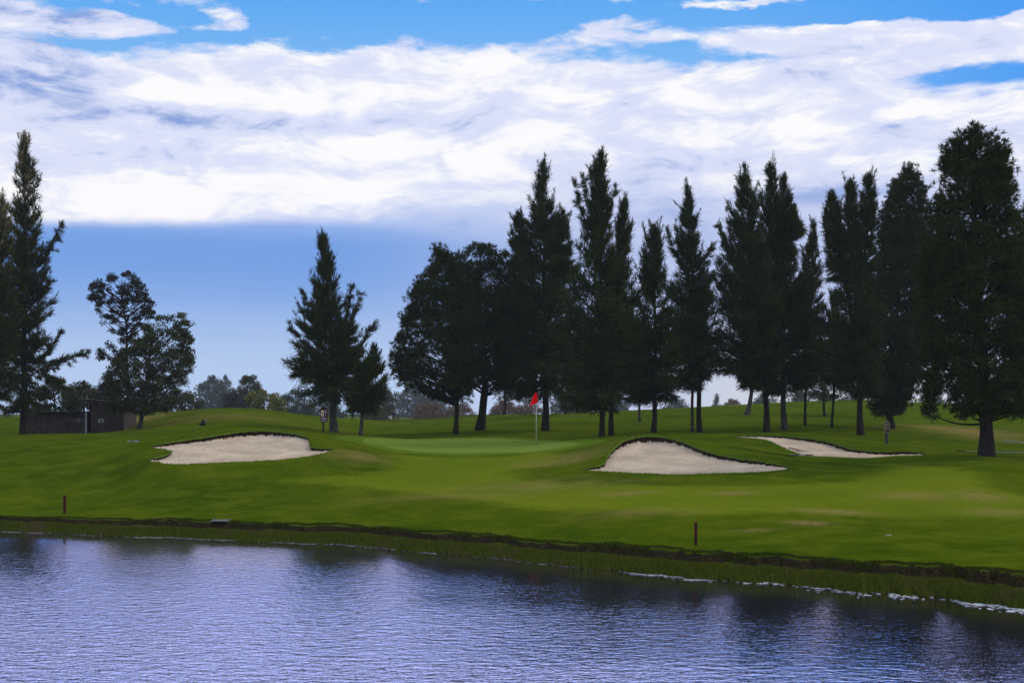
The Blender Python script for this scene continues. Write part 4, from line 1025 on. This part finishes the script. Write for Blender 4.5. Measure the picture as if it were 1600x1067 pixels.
back('domed_tree', 'thin hazy tree peeping out beside the pale domed one', 'tree', 460, 332, 372, 586, 650, 'far', dens=.45)
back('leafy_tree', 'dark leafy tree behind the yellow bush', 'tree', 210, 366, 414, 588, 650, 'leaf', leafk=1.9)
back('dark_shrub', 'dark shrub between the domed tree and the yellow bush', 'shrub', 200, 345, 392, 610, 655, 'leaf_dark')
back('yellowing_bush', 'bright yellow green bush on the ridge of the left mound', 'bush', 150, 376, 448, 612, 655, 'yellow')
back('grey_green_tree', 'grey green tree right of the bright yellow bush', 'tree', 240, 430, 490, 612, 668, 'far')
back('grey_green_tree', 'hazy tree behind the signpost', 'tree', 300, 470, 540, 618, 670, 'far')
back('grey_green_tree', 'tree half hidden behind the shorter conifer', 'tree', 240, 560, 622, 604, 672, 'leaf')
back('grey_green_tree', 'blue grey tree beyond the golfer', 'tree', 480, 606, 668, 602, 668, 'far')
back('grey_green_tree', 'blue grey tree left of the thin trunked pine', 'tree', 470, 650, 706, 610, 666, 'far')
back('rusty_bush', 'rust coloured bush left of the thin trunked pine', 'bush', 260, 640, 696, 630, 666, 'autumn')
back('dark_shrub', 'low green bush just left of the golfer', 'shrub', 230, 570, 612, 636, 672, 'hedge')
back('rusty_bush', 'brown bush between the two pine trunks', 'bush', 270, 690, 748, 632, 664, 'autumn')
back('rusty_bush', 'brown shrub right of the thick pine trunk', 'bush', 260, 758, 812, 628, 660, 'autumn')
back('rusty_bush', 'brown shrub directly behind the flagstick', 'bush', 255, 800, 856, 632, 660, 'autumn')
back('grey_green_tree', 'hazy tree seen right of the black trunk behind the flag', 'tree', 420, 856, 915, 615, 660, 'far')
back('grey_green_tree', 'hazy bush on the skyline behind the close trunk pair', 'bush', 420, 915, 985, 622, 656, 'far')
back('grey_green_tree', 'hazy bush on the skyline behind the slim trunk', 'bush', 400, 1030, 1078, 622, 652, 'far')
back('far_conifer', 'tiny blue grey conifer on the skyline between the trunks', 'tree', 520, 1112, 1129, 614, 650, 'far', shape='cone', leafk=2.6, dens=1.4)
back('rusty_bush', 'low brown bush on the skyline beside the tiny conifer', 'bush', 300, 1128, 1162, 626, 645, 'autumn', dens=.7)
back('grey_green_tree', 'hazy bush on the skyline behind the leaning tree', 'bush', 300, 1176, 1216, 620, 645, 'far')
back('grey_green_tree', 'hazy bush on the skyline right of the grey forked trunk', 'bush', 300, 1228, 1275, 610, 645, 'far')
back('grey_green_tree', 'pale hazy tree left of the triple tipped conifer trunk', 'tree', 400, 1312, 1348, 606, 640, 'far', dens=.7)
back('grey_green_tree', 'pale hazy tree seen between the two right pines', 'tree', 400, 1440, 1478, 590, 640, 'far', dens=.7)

# ------------------------------------------------------------------ shed
def build_shed():
    D = 88.0; s = D / F
    mw = simple('weathered brown boards', (0.046, 0.034, 0.026), .9, .3, 2.5, .3, .1)
    mr = simple('dark roof felt', (0.022, 0.015, 0.013), .9, .3, 3, .3, .1)
    mp = simple('pale grey post', (0.22, 0.21, 0.20), .8, .1)
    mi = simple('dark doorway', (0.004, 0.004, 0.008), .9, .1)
    md = simple('grey plate', (0.30, 0.29, 0.28), .7, .1)
    x0 = (31 - 800) * s; x1 = (193 - 800) * s; xm = (133 - 800) * s; xd = (142 - 800) * s
    zt_l = H + (HOR - 645) * s; zt_r = H + (HOR - 632) * s; zb = H + (HOR - 690) * s
    o = empty('wooden_shed', ((x0 + x1) / 2, D + 1.5, zb), 'low dark brown wooden shed sunk behind the mound', 'shed')
    c0 = Vector(o.location)
    def bx(b, xa, xb, ya, yb, za, zb_): b.box(((xa + xb) / 2 - c0.x, (ya + yb) / 2 - c0.y, (za + zb_) / 2 - c0.z), (xb - xa, yb - ya, zb_ - za))
    b = MB()
    bx(b, x0, xm, D, D + .12, zb, zt_l); bx(b, xd, x1, D, D + .12, zb, zt_r)
    bx(b, x0, x0 + .12, D + .121, D + 3, zb, zt_l); bx(b, x1 - .12, x1, D + .121, D + 3, zb, zt_r); bx(b, x0 + .121, x1 - .121, D + 2.88, D + 2.999, zb, zt_l)
    n = 34
    for i in range(n):                                   # vertical battens
        x = x0 + (i + .5) * (x1 - x0) / n
        if xm - .1 < x < xd + .1: continue
        bx(b, x - .018, x + .018, D - .02, D - .001, zb + .02, (zt_l if x < xm else zt_r) - .02)
    b.build('wall', mw, o)
    b = MB(); bx(b, x0 - .25, xm - .1, D - .25, D + 3.2, zt_l + .002, zt_l + .10)
    b.prism([(xm - .1 - c0.x, zt_r + .16 - c0.z), (x1 + .3 - c0.x, zt_r + .0 + .004 - c0.z), (x1 + .3 - c0.x, zt_r + .10 - c0.z), (xm + .4 - c0.x, zt_r + .30 - c0.z), (xm - .1 - c0.x, zt_r + .27 - c0.z)], -1.75, 1.7)
    b.build('roof', mr, o)
    b = MB(); bx(b, xm, xm + .11, D - .03, D + .09, zb, zt_l + .06); b.build('door_post', mp, o)
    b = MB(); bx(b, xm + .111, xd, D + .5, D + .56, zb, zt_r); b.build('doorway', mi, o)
    b = MB(); bx(b, (154 - 800) * s, (162 - 800) * s, D - .05, D - .021, H + (HOR - 660) * s, H + (HOR - 654) * s); pl = b.build('sign_plate', md, o)
    b = MB(); bx(b, (156 - 800) * s, (160 - 800) * s, D - .058, D - .051, H + (HOR - 658.4) * s, H + (HOR - 655.8) * s); b.build('dark_mark', mi, pl)
    b = MB(); bx(b, (120 - 800) * s, (126 - 800) * s, D - .05, D - .021, H + (HOR - 660) * s, H + (HOR - 654) * s); b.build('sign_plate', simple('worn plate', (.085, .08, .078), .8), o)
build_shed()

# ------------------------------------------------------------------ flagstick, stakes, signs, rakes
def build_flag():
    D = hit(838, 693.5, 50); p = on_ground(838, D); s = D / F
    o = empty('flagstick', p, 'white flagstick with a drooping red flag standing on the putting green', 'flag')
    hh = 79 * s
    MB().tube([(0, 0, -.1), (0, 0, hh * .5), (0, 0, hh * .93)], [.017, .015, .012], 8).build('pole', M['white_paint'], o, True)
    # flag hanging and blown slightly left: rows down the pole side, columns out
    nu, nv = 14, 12; V = []
    # outline in pixels relative to the pole: hoist from (-.5,0) to (1.5,-18?)
    for j in range(nv):
        v = j / (nv - 1)
        for i in range(nu):
            u = i / (nu - 1)
            hx = 1.0 + 1.2 * v; hz = -0.5 - 15.0 * v                     # hoist edge
            fx = -1.6 - 10.5 * v; fz = -0.5 - 21.0 * v + 1.5 * math.sin(v * 6)        # fly edge swings down
            x = (hx * (1 - u) + fx * u) * s; z = (hz * (1 - u) + fz * u) * s
            y = math.sin(u * 7 + v * 1.5) * .05 * v
            V.append((x, y - .045, hh + .03 + z))
    q = [(j * nu + i, j * nu + i + 1, (j + 1) * nu + i + 1, (j + 1) * nu + i) for j in range(nv - 1) for i in range(nu - 1)]
    me = quads_mesh('flag_cloth', np.array(V), q, True); f = link('flag_cloth', me, M['flag'], o)
    sol = f.modifiers.new('thickness', 'SOLIDIFY'); sol.thickness = .006
    MB().tube([(0, 0, .002), (0, 0, .012)], [.075, .075], 16).build('hole_cup', M['black'], o)
build_flag()

def stake(px, py, hpx, lab, tilt=0.0, wpx=4.2):
    D = hit(px, py); p = on_ground(px, D); s = D / F; h = hpx * s; w = wpx * s
    o = empty('hazard_stake', p, lab, 'stake', 'red stakes along the pond bank'); o.rotation_euler = (0, tilt, .15)
    b = MB(); b.box((0, 0, h / 2 - .06), (w, w, h + .1), bevel=.006); b.build('post', M['red_wood'], o)
    b = MB(); b.box((0, 0, h + .003), (w * 1.06, w * 1.06, .022), bevel=.005); b.build('post_cap', simple('worn stake top', (.11, .035, .025)), o)
stake(101, 802, 28, 'red wooden stake at the far left of the bank')
stake(1087, 852, 35, 'red wooden stake nearest the camera, below the hump shaped bunker', .01)

def sign_left():
    D = 68.0; s = D / F; p = on_ground(505, D)
    o = empty('wooden_signpost', p, 'dark red wooden notice board on a post beside the mulched trunk', 'sign')
    z = lambda py: H + (HOR - py) * s - p.z
    x = lambda px: (px - 505) * s
    mw = simple('dark red brown wood', (.055, .016, .013), .7, .3, 8, .1)
    b = MB(); b.box((0, 0, (z(659) - .2) / 2), (.085, .085, z(659) + .2), bevel=.008); b.build('post', mw, o)
    bd = MB().prism([(x(501), z(659.5)), (x(512), z(659.5)), (x(512), z(640)), (x(509.5), z(636.5)), (x(506), z(634.8)), (x(503), z(636.5)), (x(501), z(640))], -.09, -.045).build('board', mw, o)
    pale = simple('cream panel', (.62, .50, .28), .7, .08); lil = simple('pale lettering', (.42, .33, .42), .7, .15)
    b = MB(); b.box(((x(502.2) + x(506.2)) / 2, -.096, (z(641) + z(650)) / 2), (4 * s, .01, 9 * s)); f = b.build('cream_panel', pale, bd)
    b = MB(); b.box((x(504.2), -.104, (z(643) + z(648.5)) / 2), (1.0 * s, .005, 5.5 * s)); b.box((x(503.8), -.104, z(643.4)), (.9 * s, .005, .9 * s)); b.build('number_mark', mw, f)
    b = MB()
    for py, x0, x1 in [(641.2, 507.3, 511), (643, 507.5, 510.4), (645, 507.3, 511), (648.6, 507.5, 510), (652.4, 502.5, 509.5), (654.6, 502.5, 511), (657.4, 502.5, 506.6), (657.6, 507.5, 511)]:
        MB().box(((x(x0) + x(x1)) / 2, -.094, z(py)), ((x1 - x0) * s, .006, .9 * s)).build('faded_lettering', lil, bd)
sign_left()
def sign_right():
    D = 63.0; s = D / F; p = on_ground(1385, D)
    o = empty('wooden_signpost', p, 'tan notice board on a grey post above the long narrow bunker', 'sign')
    z = lambda py: H + (HOR - py) * s - p.z
    x = lambda px: (px - 1385) * s
    mg = simple('grey weathered post', (.07, .068, .062), .8, .2); tan = simple('tan board', (.20, .145, .085), .8, .15, 6); br = simple('brown lettering', (.06, .035, .02), .8)
    b = MB(); b.box((0, 0, (z(677) - .2) / 2), (.13, .10, z(677) + .2), bevel=.008); b.build('post', mg, o)
    bd = MB().prism([(x(1380.6), z(677)), (x(1390), z(677)), (x(1390), z(661)), (x(1388), z(658)), (x(1385.5), z(656.8)), (x(1383), z(658)), (x(1380.6), z(661))], -.10, -.055).build('board', tan, o)
    b = MB()
    b.box((x(1384.3), -.104, z(666.6)), (.9 * s, .006, 3.2 * s))                      # 1
    for dx, dz, w_, h_ in [(0, 1.5, 2.2, .6), (0, -1.5, 2.2, .6), (-.95, 0, .6, 2.4), (.95, 0, .6, 2.4)]:   # 0
        b.box((x(1387.2 + dx), -.104, z(666.6) + dz * s), (w_ * s, .006, h_ * s))
    b.build('number_mark', br, bd)
    MB().tube([(x(1385.3) - .055, -.106, z(672.4)), (x(1385.3) + .075, -.106, z(672.4))], [.035, .04], 8).build('dark_emblem', M['black'], bd)
    b = MB(); b.box((x(1385.3), -.104, z(660.3)), (6 * s, .006, 1.0 * s)); b.build('faded_lettering', br, bd)
sign_right()

def rake(p0, p1, head, lab):
    """handle from p0 to p1 (px,py on the lawn); head end at p1 when head"""
    D0, D1 = hit(*p0), hit(*p1)
    a = on_ground(p0[0], D0); b_ = on_ground(p1[0], D1)
    c0 = a.copy(); o = empty('bunker_rake', c0, lab, 'rake', 'bunker rakes lying in the grass')
    up = Vector((0, 0, .05))
    MB().tube([up, b_ - a + up], [.022, .022], 8).build('handle', M['black'], o)
    if head is not None:
        d = (b_ - a); d.z = 0; d.normalize(); sd_ = Vector((-d.y, d.x, 0)); e = (b_ - a) * head + Vector((0, 0, .05))
        h = MB().tube([e - sd_ * .30, e + sd_ * .30], [.02, .02], 6).build('rake_head', M['grey'], o)
        for i in range(9):
            q = e + sd_ * (-.28 + .07 * i); MB().tube([q, q + Vector((0, 0, -.05)) + d * .03], [.008, .005], 5).build('tine', M['grey'], h)
rake((1233, 701.5), (1254, 706.5), .98, 'black rake lying on the grass edge of the narrow bunker')
rake((1270, 712.5), (1232, 713.2), .62, 'black handled rake with a pale head, just below the narrow bunker')
rake((218, 689.2), (204, 692.2), .72, 'black handled rake lying left of the wide bunker')

def drain():
    px, D = 347, float(shoreD(347)) + LIP_W - .02
    s = D / F; p = on_ground(px, D + .3)
    o = empty('drain_outlet', p, 'thin pale concrete slab over a dark drain outlet in the pond bank', 'drain')
    b = MB(); b.box((0, -.22, .012), (.48, .5, .035), bevel=.006); b.build('slab', simple('pale concrete', (.13, .13, .11), .9, .2, 6, .2), o)
    b = MB(); b.box((0, -.14, -.11), (.40, .3, .20)); b.build('opening', M['black'], o)
drain()
def stone():
    D = hit(1388, 836.5); p = on_ground(1388, D)
    bm = bmesh.new(); bmesh.ops.create_icosphere(bm, subdivisions=2, radius=.06)
    for v in bm.verts: v.co = Vector((v.co.x * 1.5, v.co.y, v.co.z * .5)) * (1 + .15 * math.sin(v.co.x * 90 + v.co.y * 60))
    me = bpy.data.meshes.new('stone'); bm.to_mesh(me); bm.free()
    o = link('stone', me, simple('pale stone', (.20, .18, .10), .9)); o.location = p
    tag(o, 'small pale stone lying alone on the near lawn', 'stone')
stone()
def bag():
    D = hit(318, 664.5, 60); p = on_ground(318, D); s = D / F
    o = empty('golf_bag', p, 'small slumped bag, black below with a tan flap, on the mound behind the wide bunker', 'bag')
    def lump(c_, r, name, mat):
        bm = bmesh.new(); bmesh.ops.create_uvsphere(bm, u_segments=14, v_segments=10, radius=1)
        for v in bm.verts:
            k = 1 + .12 * math.sin(v.co.x * 5 + v.co.z * 4)
            v.co = Vector((c_[0] + v.co.x * r[0] * k, c_[1] + v.co.y * r[1] * k, c_[2] + v.co.z * r[2] * k))
        me = bpy.data.meshes.new(name); bm.to_mesh(me); bm.free(); me.polygons.foreach_set('use_smooth', np.ones(len(me.polygons), bool)); link(name, me, mat, o)
    lump((-.05, 0, .07), (.20, .14, .08), 'bag_body', M['black'])
    lump((.09, .03, .23), (.075, .08, .13), 'flap', simple('tan canvas', (.20, .13, .075), .8))
    lump((-.01, .02, .20), (.07, .08, .09), 'side_pocket', simple('brown canvas', (.045, .03, .016), .8))
    MB().tube([(-.15, 0, .12), (-.02, -.08, .27), (.08, -.03, .33)], [.012] * 3, 6).build('strap', M['black'], o)
bag()

def path_strip(name, pts, w):
    V = []; q = []
    P_ = []
    for (a, D) in pts:
        P_.append(np.array([(a - 800) / F * D, D]))
    P_ = np.array(P_)
    t = np.linspace(0, len(P_) - 1, 40); xs = np.interp(t, range(len(P_)), P_[:, 0]); ys = np.interp(t, range(len(P_)), P_[:, 1])
    for i in range(40):
        dx = xs[min(i + 1, 39)] - xs[max(i - 1, 0)]; dy = ys[min(i + 1, 39)] - ys[max(i - 1, 0)]; L = math.hypot(dx, dy); nx, ny = -dy / L, dx / L
        for k in (-1, -.4, .4, 1):
            x, y = xs[i] + nx * w * k / 2, ys[i] + ny * w * k / 2
            V.append((x, y, gz(x, y) + (.03 if abs(k) < 1 else -.03)))
    for i in range(39):
        for k in range(3): a = i * 4 + k; q.append((a, a + 1, a + 5, a + 4))
    tag(link(name, quads_mesh(name, np.array(V), q, True), simple('worn concrete', (.085, .085, .06), .9, .2, 3)), kind='structure')
path_strip('path', [(1500, 59.5), (1560, 60), (1700, 60.5), (1900, 61)], 1.3)
path_strip('path', [(1572, 78), (1620, 76), (1700, 74.5), (1900, 73)], 1.0)

# ------------------------------------------------------------------ the golfer, bent forward at the far edge of the course
GOLF_D = 134.0
def build_golfer():
    D = GOLF_D; s = D / F; p = on_ground(611, D)
    o_lab = 'golfer in a dark blue shirt and white shorts bending forward on the far lawn'
    skin_m = simple('skin', (.30, .17, .11), .6, .05); shirt = simple('navy cloth', (.010, .014, .075), .8, .1); short = simple('white cloth', (.70, .70, .66), .8, .04)
    hair = simple('dark hair', (.02, .014, .01), .8); shoe = simple('pale shoes', (.30, .29, .22), .6)
    def skin(name, V, E, rad, mat, parent, root=0, sub=2):
        me = bpy.data.meshes.new(name); me.from_pydata([Vector(v) for v in V], E, [])
        ob = link(name, me, mat, parent)
        md = ob.modifiers.new('skin', 'SKIN'); md.use_smooth_shade = True
        for i, r in enumerate(rad):
            sv = me.skin_vertices[0].data[i]; sv.radius = (r, r) if not isinstance(r, tuple) else r; sv.use_root = (i == root)
        ob.modifiers.new('sub', 'SUBSURF').levels = sub; ob.modifiers['sub'].render_levels = sub
        return ob
    hip = Vector((-.05, 0, .80)); chest = Vector((.30, 0, 1.05)); neck = Vector((.44, 0, 1.13)); head = Vector((.55, 0, 1.17))
    V = [hip, (hip + chest) / 2 + Vector((0, 0, .03)), chest, neck, head, head + Vector((.05, 0, .02))]
    E = [(0, 1), (1, 2), (2, 3), (3, 4), (4, 5)]; Rd = [.13, .125, .14, .055, .092, .085]
    for sy in (-1, 1):
        k = len(V)
        V += [hip + Vector((.0, sy * .11, -.06)), Vector((.06, sy * .13, .44)), Vector((-.06, sy * .14, .08)), Vector((.08, sy * .15, .035))]
        E += [(0, k), (k, k + 1), (k + 1, k + 2), (k + 2, k + 3)]; Rd += [.085, .058, .042, .038]
        k = len(V)
        V += [chest + Vector((.04, sy * .19, .02)), Vector((.38, sy * .19, .80)), Vector((.44, sy * .08, .58)), Vector((.455, sy * .06, .50))]
        E += [(2, k), (k, k + 1), (k + 1, k + 2), (k + 2, k + 3)]; Rd += [.055, .042, .032, (.04, .018)]
        w = len(V) - 1
        for fi in range(4):                      # four fingers and a thumb, slightly curled
            b0 = V[w] + Vector((-.03 + .02 * fi, sy * .005, -.035)); L = (.036, .042, .04, .03)[fi]
            k = len(V); V += [b0, b0 + Vector((0, -sy * .01, -L)), b0 + Vector((0, -sy * .03, -L * 1.7))]; E += [(w, k), (k, k + 1), (k + 1, k + 2)]; Rd += [.009, .0085, .007]
        b0 = V[w] + Vector((.035, 0, .0)); k = len(V); V += [b0, b0 + Vector((.02, -sy * .015, -.035))]; E += [(w, k), (k, k + 1)]; Rd += [.010, .008]
    body = skin('person', V, E, Rd, skin_m, None)
    body.location = p; body.rotation_euler = (0, 0, .25); body.scale = (.97,) * 3
    tag(body, o_lab, 'person')
    # clothing, slightly larger shells
    V = [hip + Vector((.03, 0, .03)), (hip + chest) / 2 + Vector((0, 0, .03)), chest, chest + Vector((.10, 0, .05))]; E = [(0, 1), (1, 2), (2, 3)]; Rd = [.152, .150, .165, .085]
    for sy in (-1, 1):
        k = len(V); V += [chest + Vector((.04, sy * .19, .02)), Vector((.37, sy * .19, .86))]; E += [(2, k), (k, k + 1)]; Rd += [.072, .062]
    skin('shirt', V, E, Rd, shirt, body)
    V = [hip + Vector((-.01, 0, -.01))]; E = []; Rd = [.138]
    for sy in (-1, 1):
        k = len(V); V += [hip + Vector((.0, sy * .10, -.10)), Vector((.05, sy * .125, .50))]; E += [(0, k), (k, k + 1)]; Rd += [.094, .070]
    skin('shorts', V, E, Rd, short, body)
    V = [head + Vector((-.02, 0, .05)), head + Vector((.04, 0, .065))]; skin('hair', V, [(0, 1)], [.085, .08], hair, body)
    for sy in (-1, 1):
        skin('shoe', [Vector((-.08, sy * .14, .045)), Vector((.05, sy * .15, .04)), Vector((.14, sy * .155, .035))], [(0, 1), (1, 2)], [.05, .048, .04], shoe, body)
    # face: eyes, nose and mouth on the head looking down along +x
    face = Vector((.62, 0, 1.14))
    MB().tube([face + Vector((-.01, 0, 0)), face + Vector((.035, 0, -.015))], [.018, .010], 6).build('nose', skin_m, body)
    for sy in (-1, 1): MB().tube([face + Vector((-.005, sy * .035, .03)), face + Vector((.012, sy * .035, .03))], [.010, .008], 6).build('eye', M['black'], body)
    MB().tube([face + Vector((.0, -.025, -.045)), face + Vector((.0, .025, -.045))], [.008, .008], 6).build('mouth', simple('lips', (.25, .08, .06)), body)
build_golfer()

# ------------------------------------------------------------------ haze
def haze():
    b = MB(); b.box((0, 255, 14.5), (1100, 690, 35)); o = b.build('haze', None)
    m, T, bs = new_mat('haze air'); T.n.remove(bs)
    v = T.new('ShaderNodeVolumePrincipled'); v.inputs['Color'].default_value = (.95, .97, 1, 1); v.inputs['Density'].default_value = 0.0002; v.inputs['Anisotropy'].default_value = 0.0
    T.l.new(v.outputs[0], T.n['Material Output'].inputs['Volume']); o.data.materials.append(m)
    tag(o, kind='stuff')
haze()
